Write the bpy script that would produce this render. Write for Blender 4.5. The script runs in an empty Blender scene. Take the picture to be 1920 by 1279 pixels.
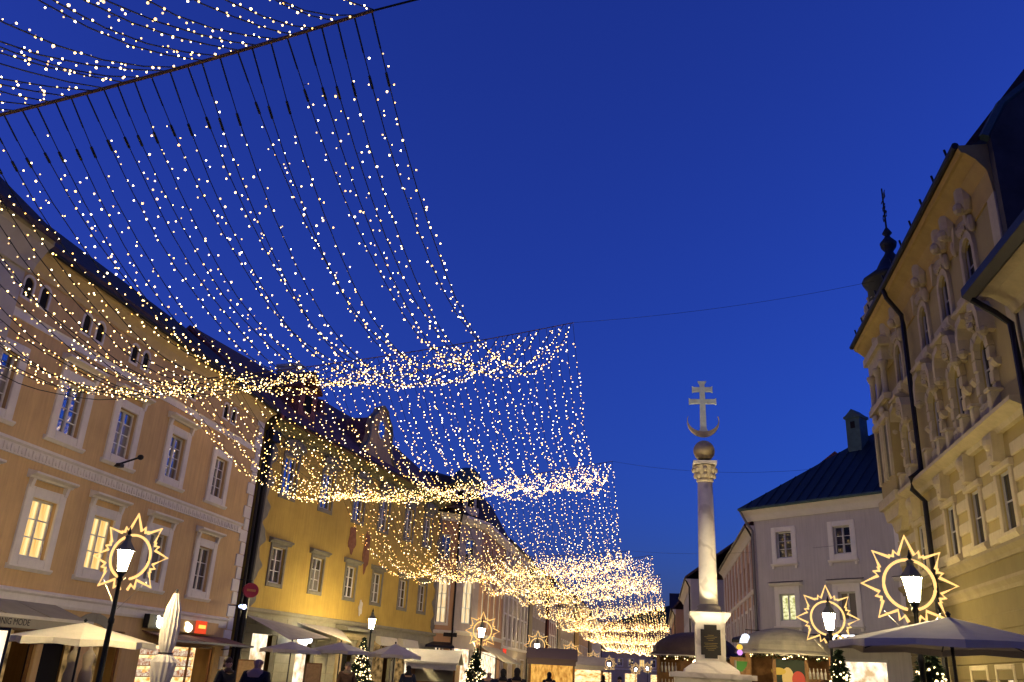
import bpy, math, random
from mathutils import Vector, Matrix
random.seed(7)
sc = bpy.context.scene
COL = sc.collection
R = math.radians

# ------------------------------------------------------------------ camera
# solved from the photograph's vanishing points (image size 1920 x 1279)
CX, CY = 960.0, 639.5
VUP = (1185.0 - CX, -3500.0 - CY)
VST = (1230.0 - CX, 1275.0 - CY)
FPX = math.sqrt(-(VUP[0] * VST[0] + VUP[1] * VST[1]))
_up = Vector((VUP[0], VUP[1], FPX)).normalized()
_fw = Vector((VST[0], VST[1], FPX)).normalized()
_fw = (_fw - _up * _fw.dot(_up)).normalized()
_rt = _fw.cross(_up)
if _rt.x < 0: _rt = -_rt
EYE = Vector((0, 0, 1.65))
# rows: world X, Y, Z expressed in (right, down, forward) of the camera
MW = Matrix((_rt, _fw, _up))
cam_d = bpy.data.cameras.new('camera')
cam = bpy.data.objects.new('camera', cam_d); COL.objects.link(cam)
cr = MW @ Vector((1, 0, 0)); cd = MW @ Vector((0, 1, 0)); cf = MW @ Vector((0, 0, 1))
m3 = Matrix((cr, -cd, -cf)).transposed()
cam.matrix_world = Matrix.Translation(EYE) @ m3.to_4x4()
cam_d.sensor_width = 36; cam_d.lens = FPX / 1920 * 36
cam_d.clip_end = 3000; cam_d.clip_start = 0.1
cam_d.dof.use_dof = True; cam_d.dof.focus_distance = 34; cam_d.dof.aperture_fstop = 2.4
sc.camera = cam

def ray(px, py):
    return (MW @ Vector((px - CX, py - CY, FPX))).normalized()
def onX(px, py, X): d = ray(px, py); return EYE + d * (X / d.x)
def onY(px, py, Y): d = ray(px, py); return EYE + d * (Y / d.y)
def onZ(px, py, Z): d = ray(px, py); return EYE + d * ((Z - EYE.z) / d.z)
def proj(p):
    c = MW.transposed() @ (Vector(p) - EYE); return (CX + FPX * c.x / c.z, CY + FPX * c.y / c.z)

# ------------------------------------------------------------------ world, sun, exposure
SKY_STRENGTH = 2.0
w = bpy.data.worlds.new('World'); sc.world = w; w.use_nodes = True
nt = w.node_tree; nt.nodes.clear()
sky = nt.nodes.new('ShaderNodeTexSky'); sky.sky_type = 'NISHITA'; sky.sun_disc = False
sky.sun_elevation = R(-1.3); sky.sun_rotation = R(80); sky.ozone_density = 6.0; sky.air_density = 1.0; sky.dust_density = 0.3
tint = nt.nodes.new('ShaderNodeMix'); tint.data_type = 'RGBA'; tint.blend_type = 'MULTIPLY'; tint.inputs[0].default_value = 1
tint.inputs[7].default_value = (0.68, 0.80, 0.97, 1)
bg = nt.nodes.new('ShaderNodeBackground'); bg.inputs[1].default_value = SKY_STRENGTH
wo = nt.nodes.new('ShaderNodeOutputWorld')
nt.links.new(sky.outputs[0], tint.inputs[6]); nt.links.new(tint.outputs[2], bg.inputs[0]); nt.links.new(bg.outputs[0], wo.inputs[0])
sd = bpy.data.lights.new('sun', 'SUN'); sd.energy = 0.02; sd.angle = R(40); sd.color = (0.75, 0.85, 1.0)
so = bpy.data.objects.new('sun', sd); COL.objects.link(so); so.rotation_euler = (R(62), 0, R(200))
vs = sc.view_settings; vs.view_transform = 'Standard'; vs.look = 'None'; vs.gamma = 1; vs.exposure = 0.0
sc.display_settings.display_device = 'sRGB'
sc.cycles.use_denoising = True
sc.cycles.max_bounces = 5; sc.cycles.diffuse_bounces = 3; sc.cycles.glossy_bounces = 3; sc.cycles.transmission_bounces = 4
sc.cycles.sample_clamp_indirect = 4.0
sc.cycles.caustics_reflective = False; sc.cycles.caustics_refractive = False

# ------------------------------------------------------------------ helpers: materials
MATS = {}
def mat(name, col, rough=0.8, var=0.0, scale=3.0, bump=0.0, bscale=40.0, metal=0.0, spec=0.3, streak=0.0):
    """Principled material with blotchy colour variation, optional vertical weather streaks and fine relief"""
    if name in MATS: return MATS[name]
    m = bpy.data.materials.new(name); m.use_nodes = True; t = m.node_tree; b = t.nodes['Principled BSDF']
    b.inputs['Base Color'].default_value = (*col, 1); b.inputs['Roughness'].default_value = rough
    b.inputs['Metallic'].default_value = metal; b.inputs['Specular IOR Level'].default_value = spec
    tc = t.nodes.new('ShaderNodeTexCoord')
    if var > 0:
        n = t.nodes.new('ShaderNodeTexNoise'); n.inputs['Scale'].default_value = scale; n.inputs['Detail'].default_value = 6; n.inputs['Roughness'].default_value = 0.65
        t.links.new(tc.outputs['Object'], n.inputs['Vector'])
        fac = n.outputs['Fac']
        if streak > 0:
            mp = t.nodes.new('ShaderNodeMapping'); mp.inputs['Scale'].default_value = (6, 6, 0.35)
            n2 = t.nodes.new('ShaderNodeTexNoise'); n2.inputs['Scale'].default_value = 1.5; n2.inputs['Detail'].default_value = 4
            t.links.new(tc.outputs['Object'], mp.inputs['Vector']); t.links.new(mp.outputs[0], n2.inputs['Vector'])
            mx = t.nodes.new('ShaderNodeMix'); mx.data_type = 'FLOAT'; mx.inputs[0].default_value = streak
            t.links.new(fac, mx.inputs[2]); t.links.new(n2.outputs['Fac'], mx.inputs[3]); fac = mx.outputs[0]
        rp = t.nodes.new('ShaderNodeValToRGB'); e = rp.color_ramp.elements
        e[0].position = 0.3; e[1].position = 0.7
        e[0].color = (*[c * (1 - var) for c in col], 1); e[1].color = (*[min(1, c * (1 + var * 0.7)) for c in col], 1)
        t.links.new(fac, rp.inputs[0]); t.links.new(rp.outputs[0], b.inputs['Base Color'])
    if bump > 0:
        nb = t.nodes.new('ShaderNodeTexNoise'); nb.inputs['Scale'].default_value = bscale; nb.inputs['Detail'].default_value = 3
        t.links.new(tc.outputs['Object'], nb.inputs['Vector'])
        bm = t.nodes.new('ShaderNodeBump'); bm.inputs['Strength'].default_value = bump; bm.inputs['Distance'].default_value = 0.02
        t.links.new(nb.outputs['Fac'], bm.inputs['Height']); t.links.new(bm.outputs[0], b.inputs['Normal'])
    MATS[name] = m; return m
def emit(name, col, strength, sample=True):
    if name in MATS: return MATS[name]
    m = bpy.data.materials.new(name); m.use_nodes = True; t = m.node_tree; t.nodes.clear()
    e = t.nodes.new('ShaderNodeEmission'); e.inputs[0].default_value = (*col, 1); e.inputs[1].default_value = strength
    o = t.nodes.new('ShaderNodeOutputMaterial'); t.links.new(e.outputs[0], o.inputs[0])
    if not sample: m.cycles.emission_sampling = 'NONE'
    MATS[name] = m; return m
def emit_noise(name, c0, c1, strength, scale=(3, 3, 3), detail=3, lo=0.35, hi=0.65):
    """a lit interior seen through glass: shelves, goods and curtains as patches of warm light"""
    if name in MATS: return MATS[name]
    m = bpy.data.materials.new(name); m.use_nodes = True; t = m.node_tree; t.nodes.clear()
    tc = t.nodes.new('ShaderNodeTexCoord'); mp = t.nodes.new('ShaderNodeMapping'); mp.inputs['Scale'].default_value = scale
    n = t.nodes.new('ShaderNodeTexNoise'); n.inputs['Scale'].default_value = 1; n.inputs['Detail'].default_value = detail
    rp = t.nodes.new('ShaderNodeValToRGB'); rp.color_ramp.elements[0].position = lo; rp.color_ramp.elements[1].position = hi
    rp.color_ramp.elements[0].color = (*c0, 1); rp.color_ramp.elements[1].color = (*c1, 1)
    e = t.nodes.new('ShaderNodeEmission'); e.inputs[1].default_value = strength
    o = t.nodes.new('ShaderNodeOutputMaterial')
    t.links.new(tc.outputs['Object'], mp.inputs[0]); t.links.new(mp.outputs[0], n.inputs['Vector']); t.links.new(n.outputs['Fac'], rp.inputs[0])
    t.links.new(rp.outputs[0], e.inputs[0]); t.links.new(e.outputs[0], o.inputs[0])
    MATS[name] = m; return m
def glass(name, tint=(0.02, 0.025, 0.035), refl=0.35):
    if name in MATS: return MATS[name]
    m = bpy.data.materials.new(name); m.use_nodes = True; t = m.node_tree; t.nodes.clear()
    d = t.nodes.new('ShaderNodeBsdfDiffuse'); d.inputs[0].default_value = (*tint, 1)
    g = t.nodes.new('ShaderNodeBsdfGlossy'); g.inputs['Roughness'].default_value = 0.04; g.inputs[0].default_value = (0.9, 0.93, 1, 1)
    fr = t.nodes.new('ShaderNodeFresnel'); fr.inputs[0].default_value = 1.5
    ad = t.nodes.new('ShaderNodeMath'); ad.operation = 'ADD'; ad.inputs[1].default_value = refl
    mx = t.nodes.new('ShaderNodeMixShader'); o = t.nodes.new('ShaderNodeOutputMaterial')
    nz = t.nodes.new('ShaderNodeTexNoise'); nz.inputs['Scale'].default_value = 0.9
    tc = t.nodes.new('ShaderNodeTexCoord'); t.links.new(tc.outputs['Object'], nz.inputs['Vector'])
    bp = t.nodes.new('ShaderNodeBump'); bp.inputs['Strength'].default_value = 0.08; bp.inputs['Distance'].default_value = 0.1
    t.links.new(nz.outputs['Fac'], bp.inputs['Height']); t.links.new(bp.outputs[0], g.inputs['Normal'])
    t.links.new(fr.outputs[0], ad.inputs[0]); t.links.new(ad.outputs[0], mx.inputs[0]); t.links.new(d.outputs[0], mx.inputs[1]); t.links.new(g.outputs[0], mx.inputs[2]); t.links.new(mx.outputs[0], o.inputs[0])
    MATS[name] = m; return m

# ------------------------------------------------------------------ helpers: meshes
class MB:
    def __init__(s): s.v = []; s.f = []; s.m = []
    def add(s, vs, fs, mi=0):
        o = len(s.v); s.v += [tuple(p) for p in vs]
        for f in fs: s.f.append(tuple(o + i for i in f)); s.m.append(mi)
    def box(s, x0, x1, y0, y1, z0, z1, mi=0):
        s.add([(x0,y0,z0),(x1,y0,z0),(x1,y1,z0),(x0,y1,z0),(x0,y0,z1),(x1,y0,z1),(x1,y1,z1),(x0,y1,z1)],
              [(0,3,2,1),(4,5,6,7),(0,1,5,4),(1,2,6,5),(2,3,7,6),(3,0,4,7)], mi)
    def bbox(s, x0, x1, y0, y1, z0, z1, b=0.03, mi=0):
        """box with chamfered front (-y) edges"""
        s.add([(x0,y1,z0),(x1,y1,z0),(x1,y1,z1),(x0,y1,z1),
               (x0,y0+b,z0),(x1,y0+b,z0),(x1,y0+b,z1),(x0,y0+b,z1),
               (x0+b,y0,z0+b),(x1-b,y0,z0+b),(x1-b,y0,z1-b),(x0+b,y0,z1-b)],
              [(0,3,2,1),(0,1,5,4),(1,2,6,5),(2,3,7,6),(3,0,4,7),(4,5,9,8),(5,6,10,9),(6,7,11,10),(7,4,8,11),(8,9,10,11)], mi)
    def prism_x(s, prof, x0, x1, mi=0):
        """closed profile of (y,z) points swept along x"""
        n = len(prof); s.add([(x0, y, z) for y, z in prof] + [(x1, y, z) for y, z in prof],
              [(i, (i+1) % n, n + (i+1) % n, n + i) for i in range(n)] + [tuple(range(n-1, -1, -1)), tuple(range(n, 2*n))], mi)
    def prism_y(s, poly, y0, y1, mi=0):
        """closed polygon of (x,z) points swept along y"""
        n = len(poly); s.add([(x, y0, z) for x, z in poly] + [(x, y1, z) for x, z in poly],
              [(i, (i+1) % n, n + (i+1) % n, n + i) for i in range(n)] + [tuple(range(n-1, -1, -1)), tuple(range(n, 2*n))], mi)
    def lathe(s, prof, cx=0, cy=0, n=16, mi=0, sx=1, sy=1, rot=0):
        """profile of (r,z) points turned about the vertical axis"""
        k = len(prof); vs = []
        for r, z in prof:
            for i in range(n):
                a = rot + 2*math.pi*i/n; vs.append((cx + r*sx*math.cos(a), cy + r*sy*math.sin(a), z))
        fs = [(j*n+i, j*n+(i+1) % n, (j+1)*n+(i+1) % n, (j+1)*n+i) for j in range(k-1) for i in range(n)]
        fs += [tuple(range(n-1, -1, -1)), tuple((k-1)*n+i for i in range(n))]
        s.add(vs, fs, mi)
    def tube(s, pts, r, n=6, mi=0, closed=False, rs=None):
        pts = [Vector(p) for p in pts]; k = len(pts); vs = []; up = Vector((0.13, 0.07, 1)).normalized()
        for j in range(k):
            a = pts[(j-1) % k] if closed or j > 0 else pts[j]; b = pts[(j+1) % k] if closed or j < k-1 else pts[j]
            t = (b - a); t = t.normalized() if t.length > 1e-9 else Vector((0, 0, 1))
            u = t.cross(up); u = u.normalized() if u.length > 1e-3 else t.cross(Vector((1, 0, 0))).normalized()
            v = t.cross(u); rr = rs[j] if rs else r
            for i in range(n):
                an = 2*math.pi*i/n; vs.append(pts[j] + (u*math.cos(an) + v*math.sin(an))*rr)
        kk = k if closed else k-1
        fs = [(j*n+i, j*n+(i+1) % n, ((j+1) % k)*n+(i+1) % n, ((j+1) % k)*n+i) for j in range(kk) for i in range(n)]
        if not closed: fs += [tuple(range(n-1, -1, -1)), tuple((k-1)*n+i for i in range(n))]
        s.add(vs, fs, mi)
    def blob(s, c, rx, ry, rz, seg=8, rings=5, mi=0, jit=0.0):
        vs = [(c[0], c[1], c[2]-rz)]
        for j in range(1, rings):
            ph = -math.pi/2 + math.pi*j/rings
            for i in range(seg):
                a = 2*math.pi*i/seg; k = 1 + random.uniform(-jit, jit)
                vs.append((c[0]+rx*k*math.cos(ph)*math.cos(a), c[1]+ry*k*math.cos(ph)*math.sin(a), c[2]+rz*k*math.sin(ph)))
        vs.append((c[0], c[1], c[2]+rz)); L = len(vs)-1; fs = []
        for i in range(seg):
            fs.append((0, 1+(i+1) % seg, 1+i)); fs.append((L, L-seg+i, L-seg+(i+1) % seg))
        for j in range(rings-2):
            for i in range(seg):
                fs.append((1+j*seg+i, 1+j*seg+(i+1) % seg, 1+(j+1)*seg+(i+1) % seg, 1+(j+1)*seg+i))
        s.add(vs, fs, mi)
    def mesh(s, name, mats, smooth=False):
        me = bpy.data.meshes.new(name); me.from_pydata(s.v, [], s.f)
        for m in (mats if isinstance(mats, (list, tuple)) else [mats]): me.materials.append(m)
        if any(s.m): me.polygons.foreach_set('material_index', s.m)
        if smooth: me.polygons.foreach_set('use_smooth', [True]*len(s.f))
        me.update(); return me
    def build(s, name, mats, parent=None, loc=(0, 0, 0), rotz=0, smooth=False):
        return link(name, s.mesh(name, mats, smooth), parent, loc, rotz)
def link(name, me, parent=None, loc=(0, 0, 0), rotz=0):
    o = bpy.data.objects.new(name, me); COL.objects.link(o); o.location = loc; o.rotation_euler = (0, 0, rotz)
    if parent: o.parent = parent
    return o
def tag(o, label, cat, group=None, kind=None):
    o['label'] = label; o['category'] = cat
    if group: o['group'] = group
    if kind: o['kind'] = kind
    return o
def thing(name, label, cat, loc=(0, 0, 0), rotz=0, group=None):
    o = bpy.data.objects.new(name, None); COL.objects.link(o); o.location = loc; o.rotation_euler = (0, 0, rotz); o.empty_display_size = 0.3
    return tag(o, label, cat, group)
CACHE = {}
def cached(key, fn):
    if key not in CACHE: CACHE[key] = fn()
    return CACHE[key]

# a facade frame: local x runs along the wall (left to right seen from the street), y into the house, z up
class Fac:
    def __init__(s, x, y, ang): s.o = Vector((x, y, 0)); s.a = ang; s.dx = Vector((math.cos(ang), math.sin(ang), 0)); s.dy = Vector((-math.sin(ang), math.cos(ang), 0))
    def px(s, px, py, d=0.0):
        r = ray(px, py); p0 = s.o + s.dy*d; t = (p0 - EYE).dot(s.dy) / r.dot(s.dy); q = EYE + r*t - s.o
        return q.dot(s.dx), q.z
    def w(s, x, d, z): return s.o + s.dx*x + s.dy*d + Vector((0, 0, z))

def arch_pts(s0, s1, zs, zt, n=8):
    c = (s0+s1)/2; rx = (s1-s0)/2
    return [(c - rx*math.cos(math.pi*i/n), zs + (zt-zs)*math.sin(math.pi*i/n)) for i in range(n+1)]
def wall(length, z0, z1, openings, depth=0.22, extra=()):
    """street wall with real openings: (s0,s1,z0,z1,spring or None); reveals go into the wall"""
    mb = MB(); xs = {0.0, length}; zs = {z0, z1}
    for a in openings:
        xs.update((a[0], a[1])); zs.update((a[2], a[3]))
    xs = sorted(x for x in xs if 0 <= x <= length); zs = sorted(z for z in zs if z0 <= z <= z1)
    for i in range(len(xs)-1):
        for j in range(len(zs)-1):
            cx, cz = (xs[i]+xs[i+1])/2, (zs[j]+zs[j+1])/2
            if any(a[0] < cx < a[1] and a[2] < cz < a[3] for a in openings): continue
            mb.add([(xs[i],0,zs[j]),(xs[i+1],0,zs[j]),(xs[i+1],0,zs[j+1]),(xs[i],0,zs[j+1])], [(0,1,2,3)])
    for a in openings:
        s0, s1, b, t = a[:4]; sp = a[4] if len(a) > 4 else None; D = depth
        top = t if sp is None else sp
        mb.add([(s0,0,b),(s1,0,b),(s1,D,b),(s0,D,b)], [(0,1,2,3)])
        mb.add([(s0,0,b),(s0,D,b),(s0,D,top),(s0,0,top)], [(0,1,2,3)])
        mb.add([(s1,0,b),(s1,0,top),(s1,D,top),(s1,D,b)], [(0,1,2,3)])
        if sp is None:
            mb.add([(s0,0,t),(s0,D,t),(s1,D,t),(s1,0,t)], [(0,1,2,3)])
        else:
            ap = arch_pts(s0, s1, sp, t)
            for i in range(len(ap)-1):
                (xa, za), (xb, zb) = ap[i], ap[i+1]
                mb.add([(xa,0,za),(xa,D,za),(xb,D,zb),(xb,0,zb)], [(0,1,2,3)])
                mb.add([(xa,0,za),(xb,0,zb),(xb,0,t),(xa,0,t)], [(0,1,2,3)])
    return mb
def house_shell(mb, length, depth, z0, z1):
    """side and back walls"""
    for q in ([(0,0),(0,depth)], [(0,depth),(length,depth)], [(length,depth),(length,0)]):
        (xa, ya), (xb, yb) = q
        mb.add([(xa,ya,z0),(xb,yb,z0),(xb,yb,z1),(xa,ya,z1)], [(3,2,1,0)])
def gable_roof(L, depth, ze, zr, over=0.6, side=0.15, ridge=None):
    mb = MB(); r = ridge if ridge else depth/2; th = 0.22
    sl = (zr - ze) / r; zo = ze - over*sl
    front = [(-over, zo), (r, zr), (r, zr+th), (-over, zo+th)]
    back = [(r, zr), (depth+over, ze-over*sl), (depth+over, ze-over*sl+th), (r, zr+th)]
    mb.prism_x(front, -side, L+side); mb.prism_x(back, -side, L+side); return mb

# ------------------------------------------------------------------ windows
M_white = mat('white_window_paint', (0.62, 0.60, 0.56), 0.6, 0.08, 6)
M_glass = glass('window_glass_reflecting')
M_glassd = glass('window_glass_dim', (0.05, 0.05, 0.05), 0.12)
M_lit = emit_noise('lit_room_curtains', (0.75, 0.40, 0.08), (1.0, 0.78, 0.36), 1.25, (9, 9, 0.6), 2)
M_lit2 = emit_noise('lit_office_interior', (0.30, 0.30, 0.06), (1.0, 0.93, 0.55), 1.3, (4, 4, 7), 3)
def sash(w_, h, cols, rows, fw=0.07, bar=0.035, arch=None, top_row=None):
    """frame, mullion and glazing bars; origin at the bottom centre of the opening"""
    mb = MB(); x0, x1 = -w_/2, w_/2; y0, y1 = 0.12, 0.19
    mb.box(x0, x0+fw, y0, y1, 0, h); mb.box(x1-fw, x1, y0, y1, 0, h)
    mb.box(x0+fw, x1-fw, y0, y1, 0, fw); mb.box(x0+fw, x1-fw, y0, y1, h-fw, h)
    for c in range(1, cols):
        x = x0 + w_*c/cols; mb.box(x-fw*0.6, x+fw*0.6, y0-0.015, y1-0.01, fw, h-fw)
    for c in range(cols):
        xa = x0 + w_*c/cols + (fw if c == 0 else fw*0.6); xb = x0 + w_*(c+1)/cols - (fw if c == cols-1 else fw*0.6)
        for r_ in range(1, rows):
            z = fw + (h-2*fw)*r_/rows; mb.box(xa, xb, y0+0.01, y1-0.012, z-bar/2, z+bar/2)
    return mb
def window(parent, s, z, w_, h, cols=2, rows=3, key='a', lit=None, gl=None, d=0.0, fmat=None, surround=None, sill=None, hood=None, rotz=0):
    """window part with pane, surround, sill and hood sub-parts; meshes shared between alike windows"""
    k = (key, round(w_, 2), round(h, 2), cols, rows)
    fm = fmat or M_white
    wo_ = link('window', cached(('sash',)+k+(fm.name,), lambda: sash(w_, h, cols, rows).mesh('window', fm)), parent, (s, d, z), rotz)
    pm = lit or gl or M_glass
    fw = 0.05; pw = w_/cols; ph = (h-2*fw)/rows
    def pane_mesh():
        mb = MB(); mb.box(-pw/2+0.004, pw/2-0.004, 0, 0.012, 0.003, ph-0.003); return mb.mesh('pane', pm)
    me = cached(('pane', round(pw, 3), round(ph, 3), pm.name), pane_mesh)
    curt = random.choice((0, 0, 0, 0.4, 0.7, 1.0)) if key not in ('gh', 'r1', 'r1m', 'r1t') else 0
    for c in range(cols):
        for r_ in range(rows):
            mz = me
            if lit is None and r_ < rows*curt: mz = cached(('panec', round(pw, 3), round(ph, 3)), lambda: (lambda q: (q.box(-pw/2+0.004, pw/2-0.004, 0, 0.012, 0.003, ph-0.003), q.mesh('pane', glass('curtained_glass', (0.20, 0.18, 0.15), 0.10)))[1])(MB()))
            p = link('pane', mz, wo_, (-w_/2 + pw*(c+0.5), 0.16, fw + ph*r_))
            p.rotation_euler = (R(random.uniform(-0.8, 0.8)), 0, R(random.uniform(-1.2, 1.2)))
    if surround: link('surround', surround, wo_)
    if sill: link('sill', sill, wo_)
    if hood: link('hood', hood, wo_)
    return wo_
def frame_surround(w_, h, bw, mat_, proud=0.07, below=None):
    bl = bw if below is None else below
    mb = MB(); mb.bbox(-w_/2-bw, -w_/2-0.002, -proud, 0.0, -bl, h+bw, 0.02); mb.bbox(w_/2+0.002, w_/2+bw, -proud, 0.0, -bl, h+bw, 0.02)
    mb.bbox(-w_/2, w_/2, -proud+0.004, 0, h+0.002, h+bw-0.004, 0.02); mb.bbox(-w_/2, w_/2, -proud+0.004, 0, -bl+0.004, -0.002, 0.02)
    return mb.mesh('surround', mat_)
def cornice_mesh(x0, x1, z, h, proud, mat_, name='cornice', roofm=None):
    """moulded cornice, stepping outwards upwards"""
    mb = MB(); p = proud
    mb.prism_x([(0, z), (-p*0.25, z), (-p*0.35, z+h*0.35), (-p*0.75, z+h*0.6), (-p, z+h*0.7), (-p, z+h), (0, z+h*1.08)], x0, x1)
    return mb.mesh(name, mat_)

# ------------------------------------------------------------------ materials of the place
M_peach = mat('peach_plaster', (0.58, 0.385, 0.175), 0.9, 0.26, 0.5, 0.25, 30, streak=0.4)
M_cream = mat('cream_stucco_trim', (0.68, 0.63, 0.56), 0.85, 0.12, 2.5, 0.15, 40, streak=0.3)
M_ochre = mat('ochre_plaster', (0.51, 0.35, 0.075), 0.9, 0.28, 0.5, 0.25, 30, streak=0.4)
M_grey = mat('grey_painted_stucco', (0.22, 0.205, 0.155), 0.85, 0.2, 3, 0.2, 40)
M_stone = mat('greenish_grey_stone', (0.27, 0.25, 0.18), 0.85, 0.2, 1.8, 0.3, 30, streak=0.3)
M_tile = mat('dark_roof_tile', (0.085, 0.052, 0.042), 0.85, 0.4, 5, 0.6, 14)
M_tilered = mat('red_brown_roof_tile', (0.32, 0.11, 0.075), 0.85, 0.4, 5, 0.6, 14)
M_dark = mat('dark_painted_metal', (0.014, 0.013, 0.014), 0.45, 0.2, 8, metal=0.2)
M_copper = mat('patinated_copper', (0.07, 0.12, 0.115), 0.7, 0.3, 3)
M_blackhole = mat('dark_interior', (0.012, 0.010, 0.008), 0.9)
M_wood = mat('stall_wood', (0.22, 0.115, 0.045), 0.7, 0.35, 6, 0.2, 30)
M_pave = mat('stone_paving', (0.19, 0.175, 0.16), 0.75, 0.25, 1.2, 0.4, 9)
M_canvas = mat('cream_canvas', (0.60, 0.55, 0.44), 0.9, 0.1, 3)
M_canvasg = mat('grey_canvas', (0.40, 0.36, 0.31), 0.9, 0.12, 3)
M_shop = emit_noise('lit_shop_interior', (0.55, 0.22, 0.03), (1.0, 0.80, 0.42), 1.9, (2.2, 2.2, 4.5), 4)
M_shopw = emit_noise('bright_white_shop_interior', (0.50, 0.33, 0.16), (1.0, 0.90, 0.68), 1.7, (2.5, 2.5, 2.2), 5)
M_shopd = emit_noise('dim_shop_interior', (0.05, 0.03, 0.012), (0.42, 0.25, 0.09), 0.9, (2.0, 2.0, 3.0), 4)

# ground
gm = MB(); gm.add([(-1500,-300,0),(1500,-300,0),(1500,2500,0),(-1500,2500,0)], [(0,1,2,3)])
g = gm.build('square_paving', M_pave); g['kind'] = 'structure'; g['label'] = 'stone paving of the town square'

# ================================================================== B1: peach three storey house
XL = -19.0; B1Y0, B1Y1 = 14.0, 38.45
f1 = Fac(XL, B1Y0, R(90)); L1_ = B1Y1 - B1Y0
b1 = thing('town_house', 'long peach plastered house with white framed windows and stucco frieze', 'building', f1.o, f1.a)
cols2 = [17.9, 21.15, 24.55, 27.57, 31.15, 34.9]; cols1 = [17.6, 20.9, 24.35, 27.5, 31.1, 34.85]
ops = []
for y in cols2: ops.append((y-B1Y0-0.56, y-B1Y0+0.56, 8.15, 9.85))
for y in cols1: ops.append((y-B1Y0-0.6, y-B1Y0+0.6, 4.17, 5.95))
att = []
for y in [18.3, 21.7, 24.65, 27.55, 31.2, 34.9]:
    for dd in (-0.38, 0.38): att.append(y+dd-B1Y0)
for s in att: ops.append((s-0.19, s+0.19, 11.62, 12.27, 12.1))
SH = [(9.2, 11.6, 0.05, 2.15), (11.9, 13.6, 0.05, 2.2), (14.3, 16.2, 0.05, 2.3), (17.4, 23.2, 0.35, 2.0)]
ops += SH
wm = wall(L1_, 0, 13.2, ops); house_shell(wm, L1_, 11, 0, 13.2); wm.build('wall', M_peach, b1)
gable_roof(L1_, 11, 13.55, 17.6, 0.72).build('roof', M_tile, b1)
def sfr(w_, h):
    return frame_surround(w_, h, 0.33, M_cream, 0.08, 0.28)
def b1hood(h):
    mb = MB(); z = h-0.18; mb.prism_x([(0, z+0.72), (-0.12, z+0.72), (-0.16, z+0.78), (-0.30, z+0.82), (-0.34, z+0.84), (-0.34, z+0.90), (0, z+0.97)], -1.05, 1.05)
    for x in (-0.90, 0.76): mb.prism_x([(0, z+0.44), (-0.10, z+0.44), (-0.16, z+0.715), (0, z+0.715)], x, x+0.14)
    return mb
def b1sill():
    mb = MB(); mb.prism_x([(0, -0.40), (-0.05, -0.40), (-0.13, -0.31), (-0.13, -0.26), (0, -0.24)], -1.0, 1.0); return mb
sur2 = sfr(1.12, 1.70); sur1 = sfr(1.2, 1.78)
hd2 = b1hood(1.70).mesh('hood', M_cream); hd1 = b1hood(1.78).mesh('hood', M_cream)
b1lit = {2, 3}
for i, y in enumerate(cols2):
    window(b1, y-B1Y0, 8.15, 1.12, 1.70, 2, 4, 'b1', surround=sur2, sill=cached('b1sill', lambda: b1sill().mesh('sill', M_cream)), hood=hd2 if i in (0, 2, 3, 4) else None)
for i, y in enumerate(cols1):
    window(b1, y-B1Y0, 4.17, 1.2, 1.78, 2, 3, 'b1f', lit=M_lit if i in b1lit else None, gl=M_glassd, surround=sur1, sill=cached('b1sill', b1sill), hood=hd1)
for s in att:
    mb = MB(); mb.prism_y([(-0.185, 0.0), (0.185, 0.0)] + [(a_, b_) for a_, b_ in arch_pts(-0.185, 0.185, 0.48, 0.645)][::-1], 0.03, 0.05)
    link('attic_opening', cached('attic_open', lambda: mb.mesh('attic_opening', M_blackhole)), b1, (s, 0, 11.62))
    def ring():
        m_ = MB(); ap = arch_pts(-0.19, 0.19, 0.48, 0.65); ao = arch_pts(-0.27, 0.27, 0.48, 0.74)
        inn = [(-0.19, -0.0)] + ap + [(0.19, 0.0)]; out = [(-0.27, -0.08)] + ao + [(0.27, -0.08)]
        for k in range(len(inn)-1): m_.prism_y([inn[k], inn[k+1], out[k+1], out[k]], -0.03, 0.0)
        m_.prism_y([(-0.27, -0.08), (-0.19, 0.0), (0.19, 0.0), (0.27, -0.08)], -0.03, 0.0)
        return m_.mesh('attic_trim', M_cream)
    link('attic_trim', cached('attic_trim', ring), b1, (s, 0, 11.62))
# cove cornice, frieze bands, quoins
mb = MB(); mb.prism_x([(0, 12.45), (-0.06, 12.45), (-0.1, 12.58), (-0.26, 12.78), (-0.46, 12.92), (-0.56, 12.95), (-0.56, 13.05), (0, 13.05)], 0, L1_); mb.build('eave_cornice', mat('yellow_cream_cornice', (0.56, 0.43, 0.22), 0.85, 0.12, 2), b1)
mb = MB(); mb.prism_x([(0, 7.0), (-0.06, 7.0), (-0.06, 7.3), (-0.14, 7.36), (-0.14, 7.44), (0, 7.48)], 0, L1_-0.75); bd = mb.build('frieze_band', M_cream, b1)
mb = MB()
x = 0.15
while x < L1_-1.0:
    mb.blob((x, -0.065, 7.15), 0.085, 0.04, 0.10, 6, 4); mb.box(x+0.13, x+0.19, -0.09, -0.05, 7.04, 7.27); x += 0.32
o = mb.build('frieze_relief', M_cream, bd); o['kind'] = 'stuff'
mb = MB(); mb.prism_x([(0, 2.82), (-0.07, 2.82), (-0.1, 2.9), (-0.1, 3.1), (-0.17, 3.16), (-0.17, 3.22), (0, 3.28)], 0, L1_-0.75); mb.build('base_cornice', M_cream, b1)
mb = MB(); mb.prism_x([(0, 10.9), (-0.05, 10.9), (-0.05, 11.12), (-0.09, 11.16), (0, 11.2)], 0, L1_-0.75); mb.build('attic_band', M_cream, b1)
z = 0.0; k = 0
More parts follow.
